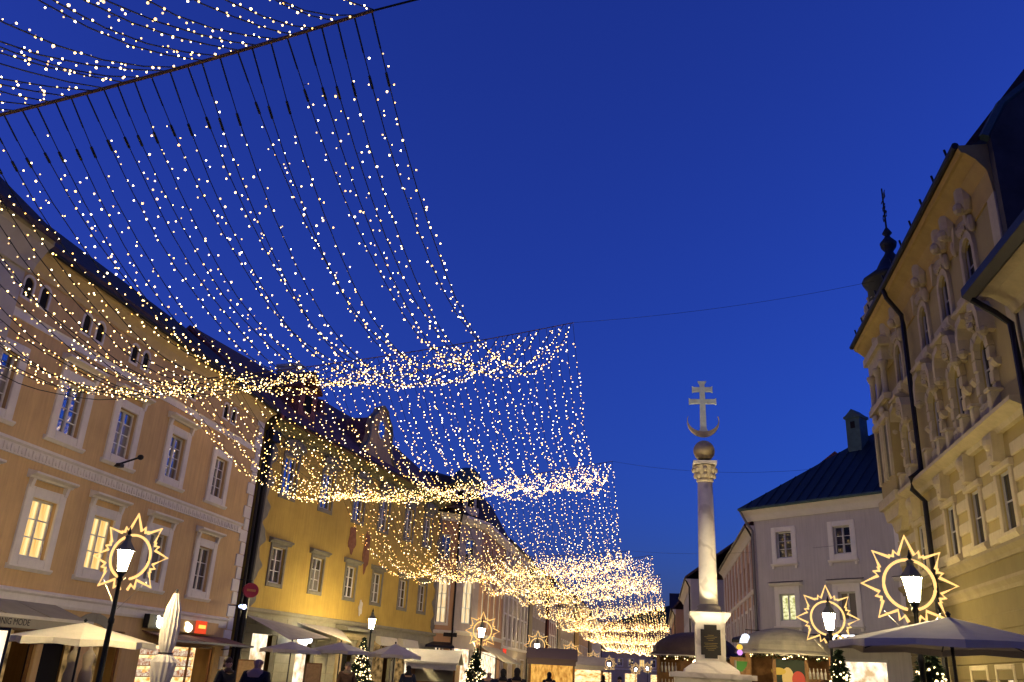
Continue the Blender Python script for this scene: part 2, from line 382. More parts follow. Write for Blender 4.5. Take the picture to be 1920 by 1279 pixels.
while z < 12.4:
    wd = 0.72 if k % 2 == 0 else 0.48
    link('quoin', cached(('quoin', k % 2), lambda: (lambda m_: (m_.bbox(-wd, 0.0, -0.05, 0.0, 0.01, 0.54, 0.015), m_.mesh('quoin', M_cream))[1])(MB())), b1, (L1_, 0, z)); z += 0.555; k += 1
mb = MB(); mb.tube([(0, -0.66, 13.06), (L1_, -0.66, 13.06)], 0.085, 8); mb.build('gutter', M_dark, b1)
mb = MB(); mb.tube([(L1_+0.22, -0.66, 13.0), (L1_+0.22, -0.35, 12.5), (L1_+0.2, -0.16, 12.1), (L1_+0.2, -0.16, 0.1)], 0.075, 8); mb.build('downpipe', M_dark, b1)
# shop fronts of the ground floor
for (s0, s1, z0, z1), m_ in zip(SH, (M_shopd, M_blackhole, M_shopd, M_shop)):
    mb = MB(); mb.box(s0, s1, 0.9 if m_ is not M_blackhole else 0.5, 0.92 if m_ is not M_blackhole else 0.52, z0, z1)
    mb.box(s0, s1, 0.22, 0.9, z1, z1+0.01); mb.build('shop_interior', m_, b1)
    mb = MB(); mb.box(s0, s0+0.08, 0.1, 0.18, z0, z1); mb.box(s1-0.08, s1, 0.1, 0.18, z0, z1); mb.box(s0+0.08, s1-0.08, 0.1, 0.18, z1-0.08, z1)
    n = max(1, int((s1-s0)/1.9))
    for i in range(1, n): mb.box(s0+(s1-s0)*i/n-0.03, s0+(s1-s0)*i/n+0.03, 0.1, 0.18, z0, z1-0.08)
    mb.build('shop_frame', mat('varnished_wood', (0.20, 0.09, 0.03), 0.5, 0.3, 5), b1)
# shelves with goods inside the lit shop
shelf = MB(); goods = MB()
for zz in (0.75, 1.15, 1.55):
    shelf.box(18.0, 22.6, 0.6, 0.88, zz, zz+0.03)
    xx = 18.05
    while xx < 22.5:
        wd = random.uniform(0.06, 0.16); goods.box(xx, xx+wd, 0.62, 0.82, zz+0.03, zz+0.03+random.uniform(0.1, 0.28)); xx += wd + random.uniform(0.01, 0.09)
shelf.build('shelf', mat('pale_shelf_wood', (0.5, 0.3, 0.12), 0.6), b1)
o = goods.build('shelf_goods', emit_noise('lit_goods', (0.5, 0.14, 0.05), (1.0, 0.85, 0.6), 0.9, (9, 9, 9), 2), b1); o['kind'] = 'stuff'
# stone arch above the dark doorway
mb = MB(); ao = arch_pts(13.1, 15.3, 2.15, 2.82, 9); ai = arch_pts(13.35, 15.05, 2.12, 2.5, 9)
for k in range(9): mb.prism_y([ai[k], ai[k+1], ao[k+1], ao[k]], -0.06, -0.005)
mb.build('arch_stone', M_stone, b1)
mb = MB(); mb.box(-0.12, 0.12, -0.3, 0, 0, 0.12); mb.tube([(0, 0, 0.05), (0.0, -0.9, 0.35)], 0.035, 6); mb.blob((0, -0.95, 0.36), 0.1, 0.12, 0.1)
mb.build('floodlight_arm', M_dark, b1, (13.45, 0, 7.75))

# neighbour on the near side: only its end and cornice show
f0 = Fac(-18.7, 4.0, R(90))
b0 = thing('town_house', 'grey neighbour house whose rounded cornice end abuts the peach house', 'building', f0.o, f0.a)
wm = wall(16.7, 0, 13.2, [(3, 4.2, 8, 10), (7, 8.2, 8, 10), (11, 12.2, 8, 10), (14.0, 15.2, 8, 10)]); house_shell(wm, 16.7, 11, 0, 13.2); wm.build('wall', mat('grey_cream_plaster', (0.42, 0.38, 0.33), 0.9, 0.12, 1), b0)
for s in (3.6, 7.6, 11.6, 14.6): window(b0, s, 8, 1.2, 2.0, 2, 3, 'b0', surround=cached('b0s', lambda: frame_surround(1.2, 2, 0.25, M_cream)))
gable_roof(16.7, 11, 13.8, 18.4, 0.8).build('roof', M_tile, b0)
mb = MB(); mb.prism_x([(0, 12.2), (-0.1, 12.2), (-0.2, 12.5), (-0.5, 13.0), (-0.62, 13.1), (-0.62, 13.3), (0, 13.35)], 0, 16.85); mb.build('eave_cornice', mat('grey_cream_plaster', (0.42, 0.38, 0.33)), b0)

# ================================================================== B2: ochre house with volute gable
f2 = Fac(-19.0, 38.95, R(90-10.0))
b2 = thing('town_house', 'ochre yellow house with grey window hoods and wavy grey edge strips', 'building', f2.o, f2.a)
vx = []
for (xl, yl, xr, yr) in [(511,1024,526,1093),(585,1045,601,1107),(650,1061,662,1119),(699,1075,712,1129),(749,1090,760,1141),(786,1101,795,1148)]:
    a, _ = f2.px(xl, yl); b, _ = f2.px(xr, yr); vx.append((a+b)/2)
L2_ = f2.px(819, 1107)[0] + 0.5
ZV0, ZV1 = 5.15, 6.85; ZW0, ZW1 = 9.5, 11.45
ops = [(s-0.55, s+0.55, ZV0, ZV1) for s in vx] + [(s-0.58, s+0.58, ZW0, ZW1) for s in vx]
GO = [(1.3, 3.3, 0.1, 2.75), (5.2, 7.0, 0.1, 2.5), (vx[2]-0.2, vx[2]+1.5, 0.0, 2.7, 2.1), (13.6, 16.0, 0.4, 3.0), (16.7, 19.0, 0.4, 3.0)]
ops += GO
wm = wall(L2_, 3.72, 13.0, [o_ for o_ in ops if o_[2] > 3.7]); house_shell(wm, L2_, 12, 0, 13.0); wm.build('wall', M_ochre, b2)
wall(L2_, 0, 3.72, GO).build('stone_base_wall', M_stone, b2)
for r_ in range(1, 9):     # rusticated courses of the stone ground floor
    z = r_*0.42
    segs = [(0.05, L2_-0.05)]
    for a in GO:
        nx = []
        for p, q in segs:
            if a[2] < z+0.2 and a[3] > z-0.2 and a[0] < q and a[1] > p:
                if a[0]-0.05 > p: nx.append((p, a[0]-0.05))
                if a[1]+0.05 < q: nx.append((a[1]+0.05, q))
            else: nx.append((p, q))
        segs = nx
    for p, q in segs:
        n = max(1, round((q-p)/1.35)); st = (q-p)/n
        for i in range(n):
            mb = MB(); mb.bbox(0.012, st-0.012, -0.035, 0.0, 0.012, 0.408, 0.012)
            link('stone_block', cached(('blk', round(st, 2)), lambda: mb.mesh('stone_block', M_stone)), b2, (p+st*i, 0, z-0.21))
mb = MB(); mb.prism_x([(0, 3.68), (-0.1, 3.68), (-0.16, 3.75), (-0.16, 3.86), (0, 3.9)], 0, L2_); mb.build('base_cornice', M_stone, b2)
def b2hood(curved):
    h = 1.95 if curved else 1.70; e = 0.12 if curved else -0.05
    mb = MB(); mb.prism_x([(0, h+e+0.22), (-0.1, h+e+0.22), (-0.14, h+e+0.30), (-0.26, h+e+0.36), (-0.26, h+e+0.42), (0, h+e+0.5)], -0.95, 0.95)
    mb.bbox(-0.73, 0.73, -0.07, 0, h+0.175, h+e+0.22, 0.004)
    if curved:
        pts = arch_pts(-0.95, 0.95, h+e+0.44, h+e+0.80, 10); mb.prism_y(pts + [(0.95, h+e+0.42), (-0.95, h+e+0.42)], -0.24, 0)
    return mb.mesh('hood', M_grey)
h_lo = b2hood(False); h_up = b2hood(True)
s_lo = frame_surround(1.1, 1.70, 0.17, M_grey, 0.06, 0.2); s_up = frame_surround(1.16, 1.95, 0.18, M_grey, 0.06, 0.22)
for i, s in enumerate(vx):
    window(b2, s, ZV0, 1.1, 1.70, 2, 3, 'b2', gl=M_glassd, surround=s_lo, hood=h_lo)
    window(b2, s, ZW0, 1.16, 1.95, 2, 3, 'b2u', gl=M_glass, surround=s_up, hood=h_up)
# wavy grey strips on both ends
for side in (0, 1):
    mb = MB(); pts = []
    zz = 3.9; k = 0
    while zz < 12.7:
        wv = 0.95 + 0.2*math.sin(zz*4.6) + 0.06*math.sin(zz*11); pts.append((wv, zz)); zz += 0.1
    poly = [(0, 3.9)] + [(a, z_) for a, z_ in pts] + [(0, 12.7)]
    if side: poly = [(L2_-a, z_) for a, z_ in poly][::-1]
    mb.prism_y(poly, -0.03, -0.003); mb.build('wavy_edge_strip', M_grey, b2)
# cove eave, gutter, roof
mb = MB(); mb.prism_x([(0, 12.3), (-0.06, 12.3), (-0.12, 12.42), (-0.35, 12.62), (-0.68, 12.74), (-0.76, 12.76), (-0.76, 12.9), (0, 12.9)], 0, L2_); mb.build('eave_cove', mat('green_grey_eave', (0.20, 0.19, 0.10), 0.85, 0.15, 2), b2)
mb = MB(); mb.tube([(0, -0.85, 12.9), (L2_, -0.85, 12.9)], 0.085, 8); mb.build('gutter', M_dark, b2)
gable_roof(L2_, 12, 13.45, 18.2, 0.85).build('roof', M_tilered, b2)
mb = MB(); mb.tube([(L2_+0.1, -0.8, 12.85), (L2_+0.12, -0.4, 12.3), (L2_+0.12, -0.14, 11.8), (L2_+0.12, -0.14, 0.1)], 0.075, 8); mb.build('downpipe', M_dark, b2)
mb = MB(); mb.box(-0.2, 0.45, -0.5, -0.05, 11.7, 12.25); mb.tube([(0.1, -0.2, 11.7), (0.1, -0.2, 8), (0.1, -0.2, 0.2)], 0.17, 8); mb.build('rainwater_head_pipe', M_dark, b2)
# dormer with pale end wall
dm = MB(); dm.box(-0.85, 0.85, 0.5, 4.2, 13.5, 15.7); dm.build('dormer', M_tilered, b2, (3.9, 0, 0))
dm = MB(); dm.prism_y([(-1.05, 15.6), (0, 16.6), (1.05, 15.6), (1.05, 15.75), (0, 16.78), (-1.05, 15.75)], 0.3, 4.6); dm.build('dormer_roof', M_tilered, b2, (3.9, 0, 0))
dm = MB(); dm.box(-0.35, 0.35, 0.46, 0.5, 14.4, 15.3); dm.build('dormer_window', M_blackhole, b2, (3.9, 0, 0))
dm = MB(); dm.box(4.9, 5.5, 2.2, 3.6, 14.5, 17.6); dm.box(4.84, 5.56, 2.14, 3.66, 17.6, 17.75); dm.build('chimney', M_cream, b2)
# volute gable with round window
gs = f2.px(713, 800)[0]
pr = [(-2.3, 13.1), (-2.25, 13.6), (-1.85, 13.9), (-1.55, 14.3), (-1.4, 14.8), (-1.4, 15.5), (-1.2, 16.0), (-0.7, 16.4), (-0.55, 16.75), (0, 16.95)]
poly = pr + [(-a, z_) for a, z_ in pr[::-1][1:]]
mb = MB(); mb.prism_y(poly[::-1], -0.1, 0.25); gb = mb.build('volute_gable', M_peach, b2, (gs, 0, 0))
mb = MB(); mb.tube([(a*1.02, -0.14, z_) for a, z_ in poly], 0.09, 6); mb.build('gable_coping', M_grey, gb)
mb = MB(); mb.prism_y([(0.40*math.cos(2*math.pi*i/20), 15.45+0.55*math.sin(2*math.pi*i/20)) for i in range(20)][::-1], -0.13, -0.101); mb.build('oval_window', M_glass, gb)
mb = MB(); mb.tube([(0.44*math.cos(2*math.pi*i/20), -0.13, 15.45+0.59*math.sin(2*math.pi*i/20)) for i in range(20)], 0.05, 6, closed=True); mb.build('oval_trim', M_cream, gb)
mb = MB(); mb.prism_y([(-1.6, 13.6), (0, 16.3), (1.6, 13.6)], 0.25, 5.8); mb.build('gable_roof', M_tilered, b2, (gs, 0, 0))
mb = MB(); mb.box(gs-2.9, gs-2.5, 2.6, 3.0, 15.2, 16.3); mb.blob((gs-2.7, 2.8, 16.5), 0.3, 0.3, 0.25); mb.build('chimney', M_tilered, b2)
mb = MB(); mb.box(gs+2.6, gs+3.2, 1.2, 1.8, 13.9, 15.2); mb.build('chimney', M_tilered, b2)
# painted cartouches and coat of arms between the windows
for (px_, py_, a, b, m_) in [(660,1012,0.42,0.75,'a'),(686,1035,0.36,1.15,'b'),(675,1140,0.2,0.42,'c')]:
    s, z = f2.px(px_, py_); mb = MB()
    pts = []
    for i in range(22):
        an = 2*math.pi*i/22; k = 1 + 0.16*math.sin(5*an+ord(m_)) ; pts.append((a*k*math.cos(an), b*k*math.sin(an)))
    mb.prism_y(pts[::-1], -0.05, -0.004); mb.blob((0, -0.05, 0.1), a*0.5, 0.06, b*0.45, 8, 5)
    mb.build('painted_cartouche', mat('faded_rose_paint', (0.24, 0.105, 0.06), 0.9, 0.3, 6) if m_ != 'c' else M_cream, b2, (s, 0, z))
# portal with segmental hood
ps = vx[2]+0.65
mb = MB(); mb.bbox(-1.35, -0.9, -0.22, 0, 0, 2.9, 0.04); mb.bbox(0.9, 1.35, -0.22, 0, 0, 2.9, 0.04)
mb.prism_x([(0, 2.9), (-0.25, 2.9), (-0.35, 3.05), (-0.35, 3.2), (0, 3.25)], -1.5, 1.5)
mb.blob((-1.1, -0.25, 2.6), 0.2, 0.15, 0.3, 8, 5, 0, 0.15); mb.blob((1.1, -0.25, 2.6), 0.2, 0.15, 0.3, 8, 5, 0, 0.15)
mb.build('portal_frame', mat('warm_portal_stone', (0.42, 0.34, 0.20), 0.85, 0.2, 4), b2, (ps, 0, 0))
mb = MB(); mb.prism_x([(0.0, 3.66), (-0.75, 3.5), (-0.8, 3.4), (-0.8, 3.34), (0, 3.34)], -1.7, 1.7); mb.build('portal_canopy', M_grey, b2, (ps, -0.02, 0))
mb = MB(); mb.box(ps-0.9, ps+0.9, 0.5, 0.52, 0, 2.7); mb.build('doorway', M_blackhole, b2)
for i, m_ in ((0, M_shopw), (1, M_shopw), (3, M_shopd), (4, M_shopd)):
    s0, s1, z0, z1 = GO[i][:4]; mb = MB(); mb.box(s0, s1, 0.5, 0.52, z0, z1); mb.box(s0, s1, 0.22, 0.5, z1, z1+0.01); mb.build('shop_interior', m_, b2)
for s in (14.8, 17.85):     # rolled cream blinds over the far shop windows
    mb = MB(); mb.prism_x([(0, 3.25), (-0.3, 3.2), (-0.42, 2.75), (-0.36, 2.72), (0, 2.9)], -1.15, 1.15); mb.build('blind_box', M_canvas, b2, (s, -0.05, 0.02))
    mb = MB(); mb.tube([(-1.1, -0.4, 2.75), (-1.1, -0.05, 1.9)], 0.025, 5); mb.tube([(1.1, -0.4, 2.75), (1.1, -0.05, 1.9)], 0.025, 5); mb.build('blind_arm', M_dark, b2, (s, -0.05, 0))

# ================================================================== R1: ornate yellow-cream corner house on the right
M_r1 = mat('sand_plaster', (0.40, 0.315, 0.12), 0.9, 0.14, 0.8, 0.2, 30, streak=0.35)
M_r1t = mat('sandstone_trim', (0.53, 0.45, 0.27), 0.85, 0.18, 3, 0.2, 40, streak=0.25)
fr1 = Fac(9.35, 35.6, R(-91.5)); LR1 = 14.3
r1 = thing('corner_house', 'ornate sand coloured corner house with stucco window hoods and heavy cornice', 'building', fr1.o, fr1.a)
def sY(y): return 35.6 - y
RC = [sY(23.75), sY(26.2), sY(28.65), sY(32.3)]
ops = []
for s in RC:
    ops += [(s-0.46, s+0.46, 5.68, 7.2), (s-0.44, s+0.44, 9.2, 10.95, 10.5), (s-0.43, s+0.43, 12.45, 14.0, 13.6)]
GR = [(sY(24.3), sY(23.1), 0.3, 2.35), (sY(26.4), sY(25.2), 0.3, 2.35), (sY(28.6), sY(27.3), 0.3, 2.35), (sY(32.8), sY(31.0), 0.3, 2.35)]
M_ash = mat('ashlar_render', (0.19, 0.15, 0.06), 0.9, 0.14, 1.2, 0.2, 30, streak=0.3)
wm = wall(LR1, 5.1, 15.0, ops, 0.2); house_shell(wm, LR1, 13, 0, 15.0); wm.build('wall', M_r1, r1)
wall(LR1, 0, 5.1, GR, 0.2).build('ground_floor_wall', M_ash, r1)
M_glassr = glass('window_glass_dark', (0.012, 0.012, 0.016), 0.03)
M_r1f = mat('grey_white_sash_paint', (0.42, 0.40, 0.38), 0.6)
def r1_floor1():
    mb = MB()
    for x in (-0.66, 0.46): mb.bbox(x, x+0.2, -0.09, 0, -0.12, 1.52, 0.02)
    mb.bbox(-0.7, 0.7, -0.14, 0, 1.53, 1.72, 0.03)
    mb.prism_x([(0, -0.3), (-0.1, -0.3), (-0.2, -0.14), (-0.2, -0.06), (0, 0)], -0.7, 0.7)
    return mb.mesh('surround', M_r1t)
def r1_key():
    mb = MB(); mb.prism_y([(-0.2, 1.72), (0.2, 1.72), (0.3, 2.5), (-0.3, 2.5)], -0.3, 0); mb.blob((0, -0.3, 2.25), 0.2, 0.14, 0.22, 8, 5); mb.blob((0, -0.26, 1.85), 0.13, 0.1, 0.15, 8, 5)
    return mb.mesh('keystone', M_r1t)
def r1_mid():
    mb = MB(); ap = arch_pts(-0.44, 0.44, 1.28, 1.78, 7); ao = arch_pts(-0.7, 0.7, 1.28, 2.06, 7)
    for k in range(7): mb.prism_y([ap[k], ap[k+1], ao[k+1], ao[k]], -0.16 - 0.03*(k % 2), 0)
    for x in (-0.7, 0.44):
        for j in range(4): mb.bbox(x, x+0.26, -0.13-0.03*(j % 2), 0, -0.1+j*0.34, 0.23+j*0.34, 0.02)
    mb.prism_x([(0, 0.62), (-0.1, 0.62), (-0.2, 0.74), (-0.2, 0.8), (0, 0.84)], -1.0, -0.72); mb.prism_x([(0, 0.62), (-0.1, 0.62), (-0.2, 0.74), (-0.2, 0.8), (0, 0.84)], 0.72, 1.0)
    return mb.mesh('surround', M_r1t)
def r1_hood():
    mb = MB()
    for sg in (-1, 1):     # broken scroll pediment on drooping consoles
        pts = [(sg*1.0, 1.62), (sg*0.98, 2.15), (sg*0.8, 2.5), (sg*0.3, 2.62), (sg*0.28, 2.42), (sg*0.68, 2.3), (sg*0.8, 2.0), (sg*0.82, 1.6)]
        mb.prism_y(pts if sg < 0 else pts[::-1], -0.42, 0)
        mb.blob((sg*0.9, -0.3, 1.62), 0.14, 0.16, 0.16, 8, 5)
    for k in range(16):
        a = k*2.4; rr = 0.26*math.sqrt(k/16); mb.blob((rr*math.cos(a), -0.22-0.1*random.random(), 2.28+rr*1.1*math.sin(a)), 0.09, 0.09, 0.13, 4, 3, 0, 0.35)
    mb.prism_x([(0, 2.62), (-0.48, 2.62), (-0.5, 2.7), (0, 2.86)], -0.5, 0.5)
    return mb.mesh('hood', M_r1t)
def r1_top():
    mb = MB(); ap = arch_pts(-0.41, 0.41, 1.15, 1.57, 7); ao = arch_pts(-0.6, 0.6, 1.15, 1.8, 7)
    for k in range(7): mb.prism_y([ap[k], ap[k+1], ao[k+1], ao[k]], -0.1, 0)
    for x in (-0.6, 0.41): mb.bbox(x, x+0.19, -0.1, 0, -0.08, 1.16, 0.02)
    return mb.mesh('surround', M_r1t)
def r1_tophood():
    mb = MB()
    for k in range(10):
        a = k*2.4; rr = 0.28*math.sqrt(k/10); mb.blob((rr*1.2*math.cos(a), -0.14, 1.9+rr*0.6*math.sin(a)), 0.09, 0.08, 0.12, 4, 3, 0, 0.35)
    for sg in (-1, 1):
        pts = [(sg*0.62, 1.5), (sg*0.7, 2.2), (sg*0.42, 2.2), (sg*0.5, 1.9)]; mb.prism_y(pts if sg < 0 else pts[::-1], -0.2, 0)
    return mb.mesh('hood', M_r1t)
for s in RC:
    w1 = window(r1, s, 5.68, 0.92, 1.52, 1, 2, 'r1', gl=M_glassr, fmat=M_r1f, surround=cached('r1f1', r1_floor1), hood=cached('r1key', r1_key), d=-0.07)
    window(r1, s, 9.2, 0.88, 1.75, 1, 2, 'r1m', gl=M_glassr, fmat=M_r1f, surround=cached('r1mid', r1_mid), hood=cached('r1hood', r1_hood), d=-0.07)
    window(r1, s, 12.45, 0.86, 1.55, 1, 2, 'r1t', gl=M_glassr, fmat=M_r1f, surround=cached('r1top', r1_top), hood=cached('r1th', r1_tophood), d=-0.07)
for w_ in [c for c in r1.children if c.name.startswith('window')]:    # trim sits on the wall plane, the sash is set back
    for c in w_.children:
        if not c.name.startswith('pane'): c.location.y = 0.07
# banded masonry of the first floor
def strip(p, q, z0, z1, proud, m_, name):
    mb = MB(); mb.bbox(0.01, q-p-0.01, -proud, 0, 0, z1-z0, 0.02); return link(name, cached(('strip', round(q-p, 2), round(z1-z0, 2), m_.name), lambda: mb.mesh(name, m_)), r1, (p, 0, z0))
edges = [0.0] + [v for s in RC[::-1] for v in (s-0.72, s+0.72)] + [LR1]
for j in range(4):
    z0 = 5.5 + j*0.64
    for i in range(0, len(edges), 2):
        if edges[i+1]-edges[i] > 0.2: strip(edges[i], edges[i+1], z0, z0+0.33, 0.06, M_r1t, 'masonry_band')
def mould(z, h, p, name, m_=None, x0=0, x1=LR1):
    mb = MB(); mb.prism_x([(0, z), (-p*0.3, z), (-p*0.4, z+h*0.3), (-p*0.85, z+h*0.55), (-p, z+h*0.65), (-p, z+h*0.9), (0, z+h)], x0, x1); return mb.build(name, m_ or M_r1t, r1)
M_ash2 = mat('toned_down_course', (0.27, 0.22, 0.12), 0.9, 0.16, 2)  # trim colour darkened on the lower courses to offset strong lamp light
mould(5.08, 0.34, 0.22, 'string_course', M_ash2); mould(4.3, 0.34, 0.16, 'string_course', M_ash2); mould(8.12, 0.42, 0.5, 'belt_cornice'); mould(12.08, 0.26, 0.22, 'sill_band')
# parapet panels with little piers under the tall windows
mb = MB(); mb.bbox(0, LR1, -0.10, 0, 8.55, 9.1, 0.03); mb.build('parapet_band', M_r1, r1)
for s in RC:
    for dx in (-0.85, 0.6):
        mb = MB(); mb.bbox(0, 0.25, -0.36, 0, 0, 0.62, 0.03); mb.box(-0.04, 0.29, -0.4, 0, 0.62, 0.7)
        link('parapet_pier', cached('pier', lambda: mb.mesh('parapet_pier', M_r1t)), r1, (s+dx, 0, 8.52))
    mb = MB()
    mb.bbox(-0.58, 0.58, -0.2, 0, 8.56, 9.1, 0.03)
    for k in range(14):
        a = k*2.4; rr = 0.3*math.sqrt(k/14); mb.blob((rr*1.3*math.cos(a), -0.21, 8.83+rr*0.55*math.sin(a)), 0.08, 0.06, 0.1, 4, 3, 0, 0.35)
    mb.build('relief_panel', M_r1t, r1, (s, 0, 0))
    mb = MB(); mb.prism_x([(0, 11.86), (-0.1, 11.9), (-0.3, 12.1), (-0.3, 12.34), (0, 12.42)], -0.75, 0.75)
    for k in range(6): mb.blob((-0.6+0.24*k, -0.26, 12.1), 0.09, 0.07, 0.12, 4, 3, 0, 0.35)
    mb.build('apron_relief', M_r1t, r1, (s, 0, 0))
# great cove cornice with shell brackets
mb = MB(); mb.prism_x([(0, 14.15), (-0.05, 14.15), (-0.07, 14.45), (-0.12, 14.8), (-0.34, 15.15), (-0.60, 15.38), (-0.68, 15.4), (-0.74, 15.52), (-0.74, 15.62), (0, 15.62)], -1.1, LR1); mb.build('cove_cornice', mat('ochre_cornice', (0.46, 0.33, 0.11), 0.85, 0.15, 2), r1)
bx_ = [RC[0]-0.85, RC[0]+0.75, RC[1]+0.75, RC[2]+0.75, RC[3]+0.8, RC[3]-0.8, 1.0]
for s in bx_:
    def shell():
        m_ = MB(); m_.lathe([(0.0, 0.0), (0.2, 0.04), (0.34, 0.3), (0.36, 0.7), (0.3, 0.95), (0.0, 1.0)], 0, 0, 10, sy=0.75); m_.blob((0, -0.2, 0.15), 0.18, 0.18, 0.2, 8, 5); m_.blob((0, 0.05, -0.3), 0.12, 0.12, 0.28, 8, 5)
        return m_.mesh('shell_bracket', M_r1t)
    link('shell_bracket', cached('shell', shell), r1, (s, -0.16, 14.45))
mb = MB(); mb.tube([(-1.15, -0.8, 15.62), (LR1, -0.8, 15.62)], 0.10, 8)
for k in range(11): mb.tube([(0.1+k*1.35, -0.8, 15.66), (0.1+k*1.35, -0.86, 15.95)], 0.035, 5)
mb.build('gutter', M_dark, r1)
mb = MB(); mb.tube([(sY(30.5), -0.78, 15.55), (sY(30.5), -0.7, 15.2), (sY(30.5), -0.26, 14.5), (sY(30.5), -0.24, 14.1), (sY(30.5), -0.24, 8.8), (sY(30.5), -0.6, 8.5), (sY(30.5), -0.6, 8.1), (sY(30.5), -0.24, 7.7), (sY(30.5), -0.24, 0.1)], 0.085, 8); mb.build('downpipe', M_dark, r1)
for a in GR:
    mb = MB(); mb.box(a[0], a[1], 0.6, 0.62, a[2], a[3]); mb.build('shop_interior', M_shopw if a is not GR[3] else M_shopd, r1)
    mb = MB(); mb.bbox(a[0]-0.14, a[0]-0.01, -0.06, 0, 0, a[3]+0.15, 0.02); mb.bbox(a[1]+0.01, a[1]+0.14, -0.06, 0, 0, a[3]+0.15, 0.02); mb.bbox(a[0], a[1], -0.06, 0, a[3]+0.01, a[3]+0.15, 0.02); mb.build('shop_frame', M_r1t, r1)
for k in range(1, 10): # joints of the ashlar ground floor
    z = 0.42*k
    segs = [(0.02, LR1-0.02)]
    for a in GR:
        nx = []
        for p, q in segs:
            if a[3]+0.16 > z and a[0]-0.15 < q and a[1]+0.15 > p:
                if a[0]-0.16 > p: nx.append((p, a[0]-0.16))
                if a[1]+0.16 < q: nx.append((a[1]+0.16, q))
            else: nx.append((p, q))
        segs = nx
    for p, q in segs: strip(p, q, z-0.41, z-0.01, 0.035, M_ash, 'ashlar_course')
# steep roof and dark end wall rising above the lower neighbour
mb = MB(); mb.prism_x([(-0.55, 15.62), (2.2, 19.2), (2.5, 19.2), (6.5, 20.6), (6.5, 20.4), (-0.4, 15.6)], -0.2, LR1); mb.build('roof', M_tile, r1)
e = onY(1824, 262, 22.3); e2 = onY(1920, 165, 22.3)
mb = MB(); mb.prism_x([(0.0, 10), (0.0, 15.7), (0.5, 16.6), (6.5, 21.6), (6.5, 10)], LR1+0.01, LR1+0.32); mb.build('end_wall', mat('unlit_dark_render', (0.075, 0.07, 0.065), 0.95, 0.35, 1.2), r1)  # wall gets no lamp light; that shade is put into its dark colour
mb = MB(); mb.tube([(LR1+0.17, -0.1, 15.7), (LR1+0.17, 0.45, 16.7), (LR1+0.17, 6.5, 21.7)], 0.16, 6); mb.build('copper_coping', M_copper, r1)
mb = MB(); mb.bbox(LR1-0.55, LR1, -0.05, 0, 9.1, 14.3, 0.02); mb.build('corner_pilaster', M_r1t, r1)
# corner oriel with column loggia at the far end
orl = MB(); orl.prism_y([(-1.1, 8.6), (1.3, 8.6), (1.3, 12.1), (-1.1, 12.1)], -0.45, 0.4)
orl.build('oriel', M_r1, r1, (1.2, 0, 0))
for poly, y0, y1 in (([(-1.25, 8.25), (1.5, 8.25), (1.5, 8.6), (-1.25, 8.6)], -0.6, 0.3), ([(-0.8, 7.75), (1.0, 7.75), (1.45, 8.24), (-1.2, 8.24)], -0.45, 0.3),
                     ([(-0.3, 7.3), (0.5, 7.3), (0.95, 7.74), (-0.75, 7.74)], -0.3, 0.3), ([(-1.25, 12.1), (1.5, 12.1), (1.5, 12.35), (-1.25, 12.35)], -0.6, 0.3), ([(-1.3, 14.3), (1.55, 14.3), (1.55, 14.6), (-1.3, 14.6)], -0.62, 0.3)):
    mb = MB(); mb.prism_y(poly, y0, y1); mb.build('oriel_moulding', M_r1t, r1, (1.2, 0, 0))
for x in (-0.95, 0.1, 1.12):
    mb = MB(); mb.lathe([(0.17, 0), (0.17, 0.1), (0.12, 0.16), (0.11, 1.1), (0.14, 1.15), (0.2, 1.3), (0.2, 1.4)], 0, 0, 12); link('loggia_column', cached('logcol', lambda: mb.mesh('loggia_column', M_r1t, True)), r1, (1.2+x, -0.42, 12.35))
mb = MB(); mb.prism_y([(-1.1, 13.75), (1.3, 13.75), (1.3, 14.3), (-1.1, 14.3)], -0.48, 0.3); mb.build('loggia_entablature', M_r1t, r1, (1.2, 0, 0))
for x in (-0.5, 0.7):
    mb = MB(); mb.box(-0.35, 0.35, -0.462, -0.452, 0.0, 2.0); mb.build('oriel_window', M_glassd, r1, (1.2+x, 0, 9.3))
    mb = MB()
    for q in (-0.5, 0.36): mb.bbox(q, q+0.14, -0.55, -0.45, -0.1, 2.1, 0.02)
    mb.bbox(-0.55, 0.55, -0.6, -0.45, 2.1, 2.35, 0.03); mb.blob((0, -0.55, 2.5), 0.25, 0.12, 0.2, 8, 5); mb.build('oriel_window_trim', M_r1t, r1, (1.2+x, 0, 9.3))
# attic ornaments along the far eave
for k, (s, h) in enumerate([(-0.9, 0.6), (-0.3, 0.9), (0.4, 1.2), (1.1, 1.5), (1.8, 1.2), (2.5, 0.9)]):
    mb = MB(); mb.lathe([(0.22, 0), (0.22, 0.2), (0.12, 0.3), (0.26, h*0.5), (0.28, h*0.65), (0.1, h*0.8), (0.14, h*0.9), (0.0, h)], 0, 0, 10); mb.build('roof_vase', M_r1t, r1, (s, -0.35, 15.62), smooth=True)
mb = MB(); mb.bbox(-1.0, 3.1, -0.55, 0.0, 15.63, 15.95, 0.04); mb.build('attic_parapet', M_r1t, r1)
